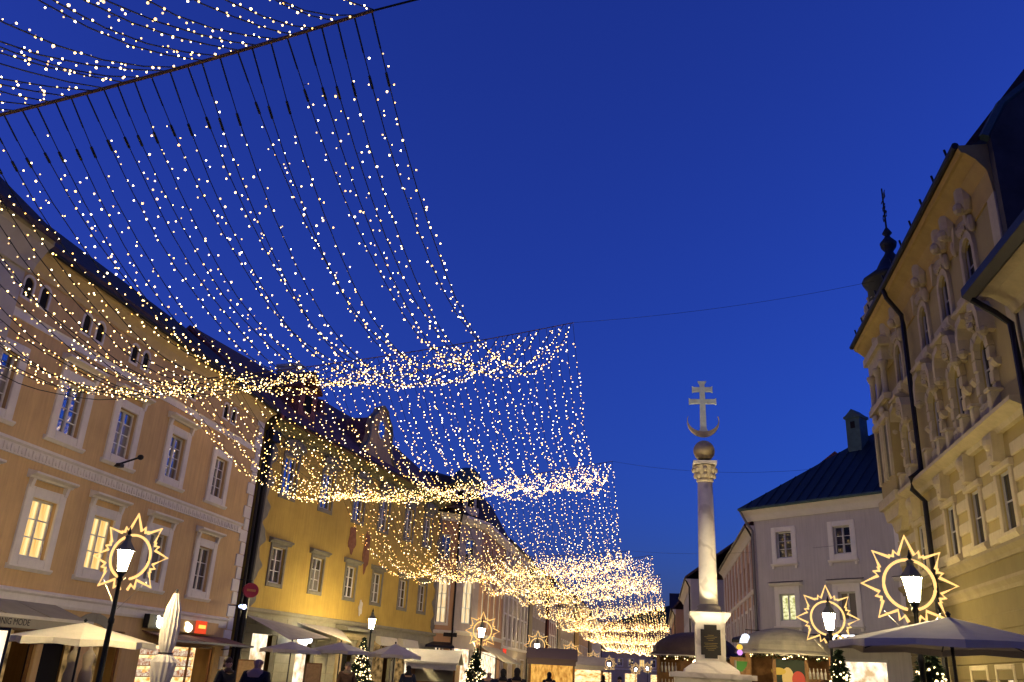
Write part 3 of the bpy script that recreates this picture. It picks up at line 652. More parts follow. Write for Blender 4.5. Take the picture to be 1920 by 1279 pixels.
# turret with bell roof and weather vane
tp = fr1.w(1.6, 0.5, 0); P = onY(1660, 347, tp.y)
tz = P.z
prof = [(1.0, 16.4), (1.0, 18.3), (1.15, 18.4), (1.2, 18.55), (1.0, 18.7), (0.62, 19.0), (0.42, 19.4), (0.22, 19.7), (0.16, 19.85), (0.3, 20.05), (0.34, 20.25), (0.14, 20.5), (0.1, 20.6), (0.2, 20.72), (0.1, 20.9), (0.04, 21.0), (0.03, 22.9)]
mb = MB(); mb.lathe(prof, 0, 0, 14)
tu = mb.build('turret', mat('dark_copper_roof', (0.028, 0.034, 0.034), 0.6, 0.3, 4), r1, (1.6, 0.5, -1.0), smooth=True)
mb = MB()
for sg in (-1, 1):
    mb.tube([(sg*0.03, 0, 21.5), (sg*0.25, 0, 21.42), (sg*0.33, 0, 21.6), (sg*0.22, 0, 21.72), (sg*0.14, 0, 21.6)], 0.022, 5)
    mb.tube([(sg*0.03, 0, 21.8), (sg*0.2, 0, 21.9), (sg*0.22, 0, 22.05), (sg*0.1, 0, 22.05)], 0.02, 5)
mb.tube([(-0.35, 0, 22.35), (0.35, 0, 22.35)], 0.02, 5); mb.prism_y([(0.05, 22.3), (0.4, 22.28), (0.36, 22.5), (0.42, 22.6), (0.05, 22.55)], -0.01, 0.01)
mb.build('weather_vane', M_dark, tu)

# R0: nearer neighbour, its eave end only
fr0 = Fac(8.95, 21.15, R(-90)); r0 = thing('town_house', 'pale stone house with broad wooden eave beside the ornate corner house', 'building', fr0.o, fr0.a)
wm = wall(12, 0, 11.2, [(1.2, 2.2, 8.6, 10.4), (4.2, 5.2, 8.6, 10.4), (1.2, 2.2, 5.2, 7.0), (4.2, 5.2, 5.2, 7.0)]); house_shell(wm, 12, 11, 0, 11.2); M_r0 = mat('pale_grey_plaster', (0.40, 0.36, 0.28), 0.9, 0.15, 1.5, 0.2, 30); wm.build('wall', M_r0, r0)
for s in (1.7, 4.7):
    for z in (8.6, 5.2): window(r0, s, z, 1.0, 1.8, 2, 3, 'r0', gl=M_glassd, surround=cached('r0s', lambda: frame_surround(1.0, 1.8, 0.22, M_r1t)))
gable_roof(12, 11, 11.9, 16.5, 1.0, 0.25).build('roof', M_tile, r0)
mb = MB(); mb.prism_x([(0, 10.6), (-0.1, 10.6), (-0.2, 10.8), (-0.55, 11.05), (-0.85, 11.15), (-0.85, 11.3), (0, 11.3)], -0.1, 12); mb.build('eave_cornice', M_r1t, r0)
mb = MB(); mb.prism_x([(-1.15, 11.15), (-0.95, 11.0), (-0.86, 11.05), (-0.86, 11.3), (-1.15, 11.36)], -0.3, 12); mb.build('gutter', M_dark, r0)
mb = MB(); mb.tube([(-0.1, -1.0, 11.0), (-0.05, -0.5, 10.6), (0.0, -0.22, 10.3), (0.0, -0.2, 9.5), (0.0, -0.2, 0)], 0.085, 8); mb.build('downpipe', M_dark, r0)
for k in range(9):
    mb = MB(); mb.blob((0, -0.04, 0.28), 0.3 if k % 2 else 0.22, 0.10, 0.27, 8, 5); link('shell_quoin', cached(('shq', k % 2), lambda: mb.mesh('shell_quoin', M_r0, True)), r0, (0.42, 0, 5.0+k*0.58))

# ================================================================== light curtains strung across the square
M_wire = mat('dark_green_cable', (0.012, 0.016, 0.012), 0.6)
BUL = 11.0
M_b1 = emit('warm_white_bulb', (1.0, 0.64, 0.23), BUL); M_b2 = emit('amber_bulb', (1.0, 0.50, 0.10), BUL*0.9); M_b3 = emit('cool_white_bulb', (1.0, 0.80, 0.48), BUL*1.2)
M_b4 = emit('dim_warm_bulb', (1.0, 0.62, 0.24), BUL*0.3)
def ico():
    t = (1+5**0.5)/2; v = [(-1,t,0),(1,t,0),(-1,-t,0),(1,-t,0),(0,-1,t),(0,1,t),(0,-1,-t),(0,1,-t),(t,0,-1),(t,0,1),(-t,0,-1),(-t,0,1)]
    f = [(0,11,5),(0,5,1),(0,1,7),(0,7,10),(0,10,11),(1,5,9),(5,11,4),(11,10,2),(10,7,6),(7,1,8),(3,9,4),(3,4,2),(3,2,6),(3,6,8),(3,8,9),(4,9,5),(2,4,11),(6,2,10),(8,6,7),(9,8,1)]
    k = 1/math.sqrt(1+t*t); return [(a*k, b*k, c*k) for a, b, c in v], f
ICO = ico(); OCT = ([(1,0,0),(-1,0,0),(0,1,0),(0,-1,0),(0,0,1),(0,0,-1)], [(0,2,4),(2,1,4),(1,3,4),(3,0,4),(2,0,5),(1,2,5),(3,1,5),(0,3,5)])
def cable_pt(A, B, t, sag):
    return A.lerp(B, t) - Vector((0, 0, 4*sag*t*(1-t)))
def curtain(label, A0, B0, A1, B1, n, sag, sagL, near, anchors=None, csag=0.25, step=0.26, lead=1.0, cable_r=0.018):
    """strings from cable A0-B0 (near, right end A) to cable A1-B1 (far)"""
    root = thing('light_curtain', label, 'light curtain', ((A0+A1)/2).to_tuple(), 0, 'curtains of string lights over the square')
    org = Vector(root.location)
    mb = MB(); pts = [cable_pt(A1, B1, i/16, csag) for i in range(17)]
    mb.tube([p-org for p in pts], cable_r, 5); mb.build('cable', mat('bark_brown_cable', (0.16, 0.09, 0.05), 0.8), root)
    for i in range(n):
        t0 = (i + random.uniform(-0.12, 0.12))/(n-1); t0 = min(1, max(0, t0)); t1 = min(1, max(0, (i + random.uniform(-0.2, 0.2))/(n-1)))
        P = cable_pt(A0, B0, t0, csag); Q = cable_pt(A1, B1, t1, csag); sg = (sag + (sagL-sag)*t0)*random.uniform(0.88, 1.12)
        L = (Q-P).length*1.06; m_ = 18; wob = random.uniform(0, 6.28)
        def at(t): return P.lerp(Q, t) - Vector((0, 0, 4*sg*t*(1-t))) + Vector((0.07*math.sin(8*t+wob)*math.sin(math.pi*t), 0, 0.03*math.sin(23*t+wob)))
        pts = [at(j/m_) for j in range(m_+1)]
        dist = max(14, (P-EYE).length)
        wm_ = MB(); wm_.tube([p-org for p in pts], 0.013 if near else 0.009, 4 if near else 3)
        if near:   # plug and connector near the cable
            wm_.tube([pts[0]-org, at(0.03)-org], 0.022, 4); wm_.tube([at(0.05)-org, at(0.062)-org], 0.03, 5)
        ws = wm_.build('light_string', M_wire, root)
        bm_ = MB(); wm_stem = []; lead2 = lead*random.uniform(0.55, 1.35); nb = int((L-lead2)/step); dead = random.random() < 0.03; shp = ICO if dist < 45 else OCT
        r0_ = 0.0160 + 0.00010*dist
        for k in range(nb):
            t = (lead2 + (k+random.uniform(-0.5, 0.5))*step)/L
            if t >= 0.995: break
            c = at(t); an = random.uniform(0, 6.28); off = Vector((math.cos(an), 0.5*math.sin(an), 0.8*math.sin(an)))*random.uniform(0.03, 0.13)
            if dead and random.random() < 0.85: continue
            if random.random() < 0.06: continue
            if near:
                wm_stem.append((c, off))
            r_ = r0_*random.choice((0.6, 0.8, 0.9, 1, 1, 1.1, 1.35)); u = random.random(); mi = 0 if u < 0.50 else (1 if u < 0.66 else (2 if u < 0.80 else 3))
            bm_.add([(c.x-org.x+off.x+a*r_, c.y-org.y+off.y+b*r_, c.z-org.z+off.z+d_*r_) for a, b, d_ in shp[0]], shp[1], mi)
        if wm_stem:
            st_ = MB()
            for c, off in wm_stem: st_.tube([c-org, c+off-org], 0.006, 3)
            st_.build('bulb_stems', M_wire, ws)['kind'] = 'stuff'
        if bm_.f:
            o = bm_.build('bulb_chain', [M_b1, M_b2, M_b3, M_b4], ws); o['kind'] = 'stuff'
    return root
A1c = onZ(700, 20, 14.3); _q = onZ(0, 200, 12.4); B1c = A1c + (_q-A1c)*((-19-A1c.x)/(_q.x-A1c.x))
A0c = A1c + Vector((-0.3, -19, 0.0)); B0c = B1c + Vector((0, -19, 0.8))
A2c = onY(1075, 605, 31.7); B2c = onX(318, 716, -18.8)
A3c = onY(1148, 865, 50.0); _s, _z = f2.px(640, 925, -0.15); B3c = f2.w(_s, -0.15, _z)
A4c = onY(1180, 1033, 68.0); B4c = onY(818, 1040, 60.0)
A5c = onY(1222, 1041, 84.0); B5c = onX(955, 1062, -12.75)
A6c = onY(1238, 1077, 100.0); B6c = onX(1000, 1105, -12.3)
A7c = onY(1246, 1128, 118.0); B7c = onX(1030, 1135, -12.0)
A8c = onY(1254, 1168, 140.0); B8c = onX(1075, 1160, -11.2)
A10c = onY(1264, 1216, 192.0); B10c = onX(1150, 1208, -9.9)
A9c = onY(1260, 1195, 165.0); B9c = onX(1110, 1185, -10.6)
curtain('light curtain directly overhead, running back from the brown cable', A0c, B0c, A1c, B1c, 34, 4.0, 2.6, True, cable_r=0.04, step=0.24)
curtain('largest light curtain, sagging between the brown cable and the next cable', A1c, B1c, A2c, B2c, 38, 4.2, 2.3, True, lead=1.2, step=0.21)
curtain('light curtain hanging in front of the peach and ochre houses', A2c, B2c, A3c, B3c, 46, 3.6, 1.9, False, step=0.20)
curtain('light curtain hanging in front of the volute gable and mansard tower', A3c, B3c, A4c, B4c, 48, 3.3, 3.0, False, step=0.22)
curtain('dense light curtain over the arched windows of the corner house', A4c, B4c, A5c, B5c, 44, 2.7, 2.4, False, step=0.25)
curtain('dense light curtain stepping out right beyond the previous one', A5c, B5c, A6c, B6c, 42, 2.5, 2.3, False, step=0.28)
curtain('light curtain whose strings hang against the far blue sky', A6c, B6c, A7c, B7c, 40, 2.4, 2.2, False, step=0.3)
curtain('light curtain low over the far street', A7c, B7c, A8c, B8c, 38, 2.2, 2.0, False, step=0.33)
curtain('light curtain over the last houses of the left row', A8c, B8c, A9c, B9c, 34, 2.2, 2.0, False, step=0.36)
curtain('last light curtain, hanging lowest where the street ends', A9c, B9c, A10c, B10c, 30, 2.2, 2.0, False, step=0.4)
def wire(label, pts, r=0.007):
    mb = MB(); mb.tube(pts, r, 4); o = mb.build('support_wire', M_wire); return tag(o, label, 'wire', 'thin wires over the square')
def sagline(A, B, s, n=12): return [cable_pt(A, B, i/n, s) for i in range(n+1)]
wire('thin wire from second cable up to the ornate corner house', sagline(A2c, onX(1650, 525, 9.2), 0.25))
wire('thin wire from the brown cable to the right hand houses', sagline(A1c, A1c + (A1c-B1c)*1.08, 0.0), 0.03)
wire('thin wire from third cable to the grey house', sagline(A3c, Vector((8.6, 47.0, 12.6)), 0.4))
wire('thin wire stretched across to the grey house facade', sagline(A4c, Vector((9.2, 47.2, 8.6)), 0.3))

# ================================================================== column with double cross
cl = onY(1333, 1265, 30.0); CXp, CYp = cl.x, 30.0
col = thing('trinity_column', 'tall marble column topped by gilded ball, crescent and double barred cross', 'column', (CXp, CYp, 0))
M_marble = mat('veined_marble', (0.80, 0.73, 0.62), 0.55, 0.16, 1.6, 0.05, 30)
_t = M_marble.node_tree; _w = _t.nodes.new('ShaderNodeTexWave'); _w.inputs['Scale'].default_value = 0.55; _w.inputs['Distortion'].default_value = 9; _w.inputs['Detail'].default_value = 3; _w.inputs['Detail Scale'].default_value = 1.4; _w.bands_direction = 'DIAGONAL'
_r = _t.nodes.new('ShaderNodeValToRGB'); _r.color_ramp.elements[0].position = 0.0; _r.color_ramp.elements[0].color = (0.50, 0.45, 0.42, 1); _r.color_ramp.elements[1].position = 0.16; _r.color_ramp.elements[1].color = (1, 1, 1, 1)
_c = _t.nodes.new('ShaderNodeTexCoord'); _t.links.new(_c.outputs['Object'], _w.inputs['Vector']); _t.links.new(_w.outputs['Fac'], _r.inputs[0])
_x = _t.nodes.new('ShaderNodeMix'); _x.data_type = 'RGBA'; _x.blend_type = 'MULTIPLY'; _x.inputs[0].default_value = 0.45
_b = _t.nodes['Principled BSDF']; _t.links.new(_b.inputs['Base Color'].links[0].from_socket, _x.inputs[6]); _t.links.new(_r.outputs[0], _x.inputs[7]); _t.links.new(_x.outputs[2], _b.inputs['Base Color'])
M_gold = mat('dull_gilding', (0.50, 0.40, 0.22), 0.5, 0.3, 5, metal=0.4)
M_gilt = mat('pale_gilded_cross', (0.66, 0.72, 0.60), 0.55, 0.2, 6, metal=0.15)
M_plq = mat('dark_plaque', (0.018, 0.014, 0.012), 0.4)
def zc(py): return onY(1325, py, 30.0).z
zs = dict(top=zc(716), cb=zc(812), ball=zc(846), cap1=zc(868), cap0=zc(905), sh0=zc(1135), b0=zc(1150), cor1=zc(1150), cor0=zc(1170), die0=zc(1240), base0=zc(1262))
def sq(prof, n=4, name='x', m_=M_marble, sm=False):
    mb = MB(); mb.lathe(prof, 0, 0, n, rot=math.pi/4); return mb.build(name, m_, col, smooth=sm)
mb = MB(); mb.lathe([(0.30, zs['sh0']), (0.295, zs['sh0']+1.0), (0.285, (zs['sh0']+zs['cap0'])/2), (0.25, zs['cap0'])], 0, 0, 24); mb.build('shaft', M_marble, col, smooth=True)
mb = MB(); mb.lathe([(0.42, zs['b0']), (0.42, zs['b0']+0.08), (0.36, zs['b0']+0.14), (0.38, zs['b0']+0.2), (0.31, zs['sh0']+0.02)], 0, 0, 24); mb.build('shaft_base', mat('grey_marble', (0.25, 0.22, 0.19), 0.6, 0.2, 3), col, smooth=True)
mb = MB(); mb.lathe([(0.26, zs['cap0']), (0.29, zs['cap0']+0.03), (0.29, zs['cap0']+0.08), (0.25, zs['cap0']+0.1), (0.3, zs['cap0']+0.3), (0.38, zs['cap1']-0.14), (0.3, zs['cap1']-0.1)], 0, 0, 20)
for k in range(8):
    a = k*math.pi/4
    for zz, rr in ((zs['cap0']+0.22, 0.31), (zs['cap0']+0.42, 0.37)): mb.blob((rr*math.cos(a), rr*math.sin(a), zz), 0.08, 0.08, 0.11, 6, 4)
cp = mb.build('capital', mat('gilded_capital', (0.60, 0.50, 0.32), 0.6, 0.25, 8, metal=0.1), col)
mb = MB(); mb.box(-0.4, 0.4, -0.4, 0.4, zs['cap1']-0.1, zs['cap1']); mb.build('abacus', M_marble, cp)
zb = zs['ball']; mb = MB(); mb.lathe([(0.3, zs['cap1']), (0.28, zs['cap1']+0.06), (0.18, zs['cap1']+0.12), (0.14, zb-0.36)], 0, 0, 16); mb.build('ball_foot', mat('dark_bronze', (0.05, 0.035, 0.02), 0.5, metal=0.6), col, smooth=True)
mb = MB(); mb.blob((0, 0, zb), 0.37, 0.37, 0.37, 20, 12); mb.build('ball', M_gold, col, smooth=True)
# crescent
zcr = zs['cb']; mb = MB(); up_, lo_ = [], []
for i in range(19):
    a = math.pi*(0.90 + 1.20*i/18); th = 0.15*math.sin(math.pi*i/18)
    lo_.append((0.56*math.cos(a), zcr+0.42+0.56*math.sin(a))); up_.append((0.54*math.cos(a), zcr+0.42+0.54*math.sin(a)+th+0.004))
mb.prism_y(lo_ + up_[::-1], -0.09, 0.09); mb.build('crescent', M_gold, col)
# double cross with flared ends
zt = zs['top']; H_ = zt - zcr; mb = MB()
def bar(x0, x1, z0, z1, f=0.05):
    mb.prism_y([(x0, z0-f), (x0+0.07, z0), (x1-0.07, z0), (x1, z0-f), (x1, z1+f), (x1-0.07, z1), (x0+0.07, z1), (x0, z1+f)], -0.06, 0.06)
mb.prism_y([(-0.2, zcr-0.06), (-0.11, zcr+0.16), (-0.085, zt-0.10), (-0.15, zt), (0.15, zt), (0.085, zt-0.10), (0.11, zcr+0.16), (0.2, zcr-0.06)], -0.075, 0.075)
cx_ = mb.build('cross', M_gilt, col)
mb = MB(); bar(-0.36, 0.36, zt-0.38, zt-0.22, 0.04); mb.build('cross_bar', M_gilt, cx_)
mb = MB(); bar(-0.48, 0.48, zt-0.83, zt-0.67, 0.04); mb.build('cross_bar', M_gilt, cx_)
# pedestal
k = 2**0.5
def sqp(a, z0, b, z1, name, m_=M_marble):
    mb = MB(); mb.lathe([(a*k, z0), (b*k, z1)], 0, 0, 4, rot=math.pi/4); return mb.build(name, m_, col)
mb = MB(); mb.lathe([(0.46*k, zs['cor0']), (0.5*k, zs['cor0']+0.06), (0.62*k, zs['cor1']-0.12), (0.64*k, zs['cor1']-0.04), (0.64*k, zs['cor1'])], 0, 0, 4, rot=math.pi/4); mb.build('pedestal_cornice', M_marble, col)
sqp(0.46, zs['die0'], 0.46, zs['cor0'], 'pedestal')
mb = MB(); mb.lathe([(0.85*k, zs['base0']), (0.82*k, zs['base0']+0.1), (0.7*k, zs['die0']-0.16), (0.55*k, zs['die0']-0.06), (0.47*k, zs['die0'])], 0, 0, 4, rot=math.pi/4); mb.build('pedestal_foot', M_marble, col)
sqp(1.15, 0, 1.15, zs['base0'], 'plinth'); 
mb = MB(); mb.box(-1.3, 1.3, -1.3, 1.3, zs['base0']-0.16, zs['base0']-0.02); mb.build('plinth_ledge', M_marble, col)
pz0, pz1 = zs['die0']+0.08, zs['cor0']-0.05; dz = pz1-pz0
mb = MB(); mb.prism_y([(-0.2, pz0), (0.2, pz0), (0.2, pz0+dz*0.1), (0.31, pz0+dz*0.1), (0.31, pz0+dz*0.86), (0.2, pz0+dz*0.86), (0.2, pz1), (-0.2, pz1), (-0.2, pz0+dz*0.86), (-0.31, pz0+dz*0.86), (-0.31, pz0+dz*0.1), (-0.2, pz0+dz*0.1)], -0.485, -0.462)
pq = mb.build('plaque', M_plq, col)
mb = MB()
for i in range(9):
    wd = (0.1, 0.2, 0.13, 0.08, 0.21, 0.18, 0.22, 0.16, 0.1)[i]; z_ = pz0+dz*(0.68-0.05*i) - (0.04 if i > 3 else 0); mb.box(-wd, wd, -0.4885, -0.486, z_, z_+0.011)
o = mb.build('inscription_line', mat('gold_lettering', (0.30, 0.22, 0.07), 0.6, metal=0.3), pq); o['kind'] = 'stuff'

# floodlights on the paving that pick the column out against the sky
for sx in (-1, 1):
    fx, fy = CXp + sx*1.1, CYp - 3.4
    o = thing('ground_floodlight', 'black floodlight before the column, on the side of the ' + ('ochre house' if sx < 0 else 'grey house'), 'floodlight', (fx, fy, 0), 0, 'floodlights before the column')
    mb = MB(); mb.box(-0.16, 0.16, -0.02, 0.02, 0.0, 0.12); mb.box(-0.05, 0.05, -0.05, 0.05, 0.0, 0.2); mb.build('foot', M_dark, o)
    mb = MB(); mb.box(-0.17, 0.17, -0.12, 0.0, 0.2, 0.42); mb.build('housing', M_dark, o)
    ld = bpy.data.lights.new('floodlight', 'SPOT'); ld.energy = 1250; ld.color = (1.0, 0.86, 0.58); ld.spot_size = R(46); ld.spot_blend = 0.5; ld.shadow_soft_size = 0.08
    lo = bpy.data.objects.new('floodlight_beam', ld); COL.objects.link(lo); lo.parent = o; lo.location = (0, 0.05, 0.34)
    dv = Vector((CXp, CYp, 8.2)) - Vector((fx, fy+0.05, 0.34)); lo.rotation_euler = dv.to_track_quat('-Z', 'Y').to_euler()

# ================================================================== street lamps, sun ornaments, christmas trees
M_lampglass = emit('lamp_glass_lit', (1.0, 0.78, 0.38), 720.0)
M_rope = emit('rope_light', (1.0, 0.60, 0.20), 1.5)
M_iron = mat('black_green_iron', (0.012, 0.014, 0.013), 0.45, 0.2, 8, metal=0.3)
def street_lamp(x, y, h, label):
    root = thing('street_lamp', label, 'street lamp', (x, y, 0), random.uniform(0, 1), 'street lamps around the square')
    def pole():
        mb = MB(); mb.lathe([(0.17, 0), (0.17, 0.12), (0.13, 0.2), (0.12, 0.75), (0.09, 0.85), (0.065, 0.95), (0.055, 2.2), (0.07, 2.23), (0.07, 2.3), (0.05, 2.34), (0.045, 3.12), (0.07, 3.16), (0.05, 3.22), (0.09, 3.3)], 0, 0, 12); return mb.mesh('pole', M_iron, True)
    def gl():
        mb = MB(); mb.lathe([(0.10, 3.34), (0.185, 3.80)], 0, 0, 6); return mb.mesh('lantern_glass', M_lampglass)
    def cap():
        mb = MB(); mb.lathe([(0.22, 3.80), (0.22, 3.83), (0.15, 3.92), (0.08, 4.02), (0.07, 4.10), (0.09, 4.12), (0.03, 4.16)], 0, 0, 6); return mb.mesh('lantern_cap', mat('lantern_cap_metal', (0.14, 0.145, 0.12), 0.5, 0.2, 8))
    def fin():
        mb = MB(); mb.lathe([(0.02, 4.15), (0.05, 4.2), (0.03, 4.25), (0.008, 4.34)], 0, 0, 8); return mb.mesh('finial', M_iron, True)
    def frame():
        mb = MB(); mb.lathe([(0.115, 3.30), (0.115, 3.34)], 0, 0, 6)
        for i in range(6):
            a = 2*math.pi*i/6; mb.tube([(0.108*math.cos(a), 0.108*math.sin(a), 3.33), (0.195*math.cos(a), 0.195*math.sin(a), 3.81)], 0.011, 4)
        return mb.mesh('lantern_frame', M_iron)
    for n_, fn in (('pole', pole), ('lantern_glass', gl), ('lantern_frame', frame), ('lantern_cap', cap)):
        o = link(n_, cached(('lamp', n_), fn), root)
        if n_ == 'lantern_cap': link('finial', cached(('lamp', 'fin'), fin), o)
    root.scale = (h, h, h); return root
def sun_ornament(x, y, z, rad, label, yaw=0.0):
    root = thing('sun_ornament', label, 'light ornament', (x, y, z), yaw, 'sun shaped rope lights on the lamps')
    rr = rad; pts = []
    def P(deg, r_): a = R(deg); return (rr*r_*math.cos(a), 0, rr*r_*math.sin(a))
    big = [-45+45*i for i in range(7)]    # seven long rays, open towards the pole below
    pts.append(P(-83, 0.80)); pts.append(P(-76, 0.68)); pts.append(P(-70, 0.80)); pts.append(P(-62, 0.62))
    for i, b in enumerate(big):
        pts.append(P(b, 1.0 if b != 90 else 1.06))
        if i < 6: pts += [P(b+15, 0.66), P(b+20, 0.77), P(b+25, 0.67), P(b+30, 0.72), P(b+31, 0.68)] if i % 2 else [P(b+14, 0.68), P(b+15, 0.72), P(b+20, 0.66), P(b+25, 0.77), P(b+30, 0.66)]
    pts += [P(242, 0.62), P(250, 0.80), P(256, 0.68), P(263, 0.80)]
    mb = MB(); mb.tube(pts, 0.033, 6); mb.build('ray_outline', M_rope, root)
    mb = MB(); mb.tube([(rr*0.535*math.cos(R(-80+340*i/40)), 0, rr*0.535*math.sin(R(-80+340*i/40))) for i in range(41)], 0.032, 6); mb.build('ring', M_rope, root)
    mb = MB()
    mb.tube([(-0.02, -0.12, -rr*1.25), P(-135, 0.82)], 0.005, 4); mb.tube([(0.02, -0.12, -rr*1.25), P(-45, 0.82)], 0.005, 4); mb.tube([(0, -0.02, -0.5*rr), (0, -0.16, -0.62*rr)], 0.014, 4)
    mb.build('stay', mat('thin_steel', (0.3, 0.28, 0.24), 0.4, metal=0.7), root); return root
M_fir = mat('fir_needles', (0.022, 0.045, 0.016), 0.8, 0.5, 9)
M_tb = emit('tree_bulb', (1.0, 0.74, 0.34), 6.0)
def fir_tree(x, y, h, r, label):
    root = thing('christmas_tree', label, 'christmas tree', (x, y, 0), random.uniform(0, 6), 'lit christmas trees at the lamp posts')
    mb = MB(); mb.lathe([(0.07, 0), (0.05, h*0.6), (0.015, h)], 0, 0, 8); mb.build('trunk', mat('bark', (0.05, 0.03, 0.02), 0.9), root)
    mb = MB(); lb = MB(); n = int(2600*h/2.6)
    for i in range(n):
        t = random.random()**0.75; zz = h*(0.08+0.92*(1-t)) ; rm = r*t*(0.86+0.2*math.sin(zz*9)); a = random.uniform(0, 6.283); q = rm*random.uniform(0.45, 1.08)
        c = Vector((q*math.cos(a), q*math.sin(a), zz)); out = Vector((math.cos(a), math.sin(a), -0.25+random.uniform(-.4, .4))).normalized(); sd_ = Vector((-math.sin(a), math.cos(a), random.uniform(-.5, .5)))*0.045
        ln = random.uniform(0.10, 0.22); mb.add([c-sd_, c+sd_, c+out*ln], [(0, 1, 2)]); mb.add([c-Vector((0, 0, .035)), c+Vector((0, 0, .035)), c+out*ln*0.9], [(0, 1, 2)])
    mb.build('crown', M_fir, root)['kind'] = 'stuff'
    for i in range(int(230*h/2.6)):
        t = random.random()**0.6; zz = h*(0.06+0.92*(1-t)); rm = r*t*1.04+0.03; a = random.uniform(0, 6.283); rb = random.choice((0.02, 0.025, 0.035))
        lb.add([(rm*math.cos(a)+p[0]*rb, rm*math.sin(a)+p[1]*rb, zz+p[2]*rb) for p in ICO[0]], ICO[1])
    lb.build('bulb_chain', M_tb, root)['kind'] = 'stuff'; return root
def lamp_at(px, py, dist=None, sun=None, label='', slabel='', hb=3.57):
    """lantern centre seen at (px,py); stands on the ground, lantern centre hb above it"""
    p = onZ(px, py, hb) if dist is None else onY(px, py, dist)
    h = p.z/3.57
    street_lamp(p.x, p.y, h, label)
    if sun: sun_ornament(p.x, p.y+0.22, p.z+0.12*h, sun, slabel)
    return p
LP = {}
LP[1] = lamp_at(232, 1052, None, 0.93, 'street lamp with sun ornament in front of the peach house', 'glowing sun ornament on the lamp before the peach house')
LP[2] = lamp_at(697, 1170, None, None, 'street lamp without ornament before the ochre house portal', '', 3.6)
LP[3] = lamp_at(903, 1187, None, 0.95, 'street lamp with sun ornament by the arched windows', 'sun ornament in front of the arched corner windows')
LP[4] = lamp_at(1007, 1214, 66, 1.0, 'street lamp with sun ornament beside the long shop awning', 'sun ornament beyond the long shop awning')
LP[5] = lamp_at(1070, 1227, 84, 1.0, 'fifth street lamp along the left house row, with sun ornament', 'fifth sun ornament along the left house row')
LP[6] = lamp_at(1112, 1239, 106, 1.0, 'sixth street lamp along the left house row', 'sixth sun ornament along the left house row')
LP[7] = lamp_at(1142, 1246, 124, 1.0, 'seventh street lamp along the left house row', 'seventh sun ornament along the left house row')
LP[8] = lamp_at(1192, 1256, 150, 1.0, 'distant street lamp in the middle of the far street', 'distant sun ornament in the middle of the far street')
LP[9] = lamp_at(1214, 1254, 170, 1.0, 'most distant street lamp at the street end', 'most distant sun ornament at the street end')
LP[10] = lamp_at(1712, 1106, None, 0.91, 'street lamp with sun ornament beside the grey parasol', 'large sun ornament above the grey parasol')
LP[11] = lamp_at(1555, 1166, None, 0.92, 'street lamp with sun ornament in front of the grey house', 'sun ornament in front of the grey house')
fir_tree(LP[2].x-0.15, LP[2].y-0.5, 2.9, 0.72, 'slim christmas tree against the lamp by the ochre house')
fir_tree(LP[3].x-0.1, LP[3].y-0.6, 2.75, 0.95, 'christmas tree under the sun ornament by the arched windows')
fir_tree(LP[11].x+0.1, LP[11].y-0.45, 2.75, 0.75, 'christmas tree under the sun ornament before the grey house')
tp_ = onY(1737, 1212, 18.9); fir_tree(tp_.x, tp_.y, tp_.z, 0.95, 'broad christmas tree beneath the grey parasol')

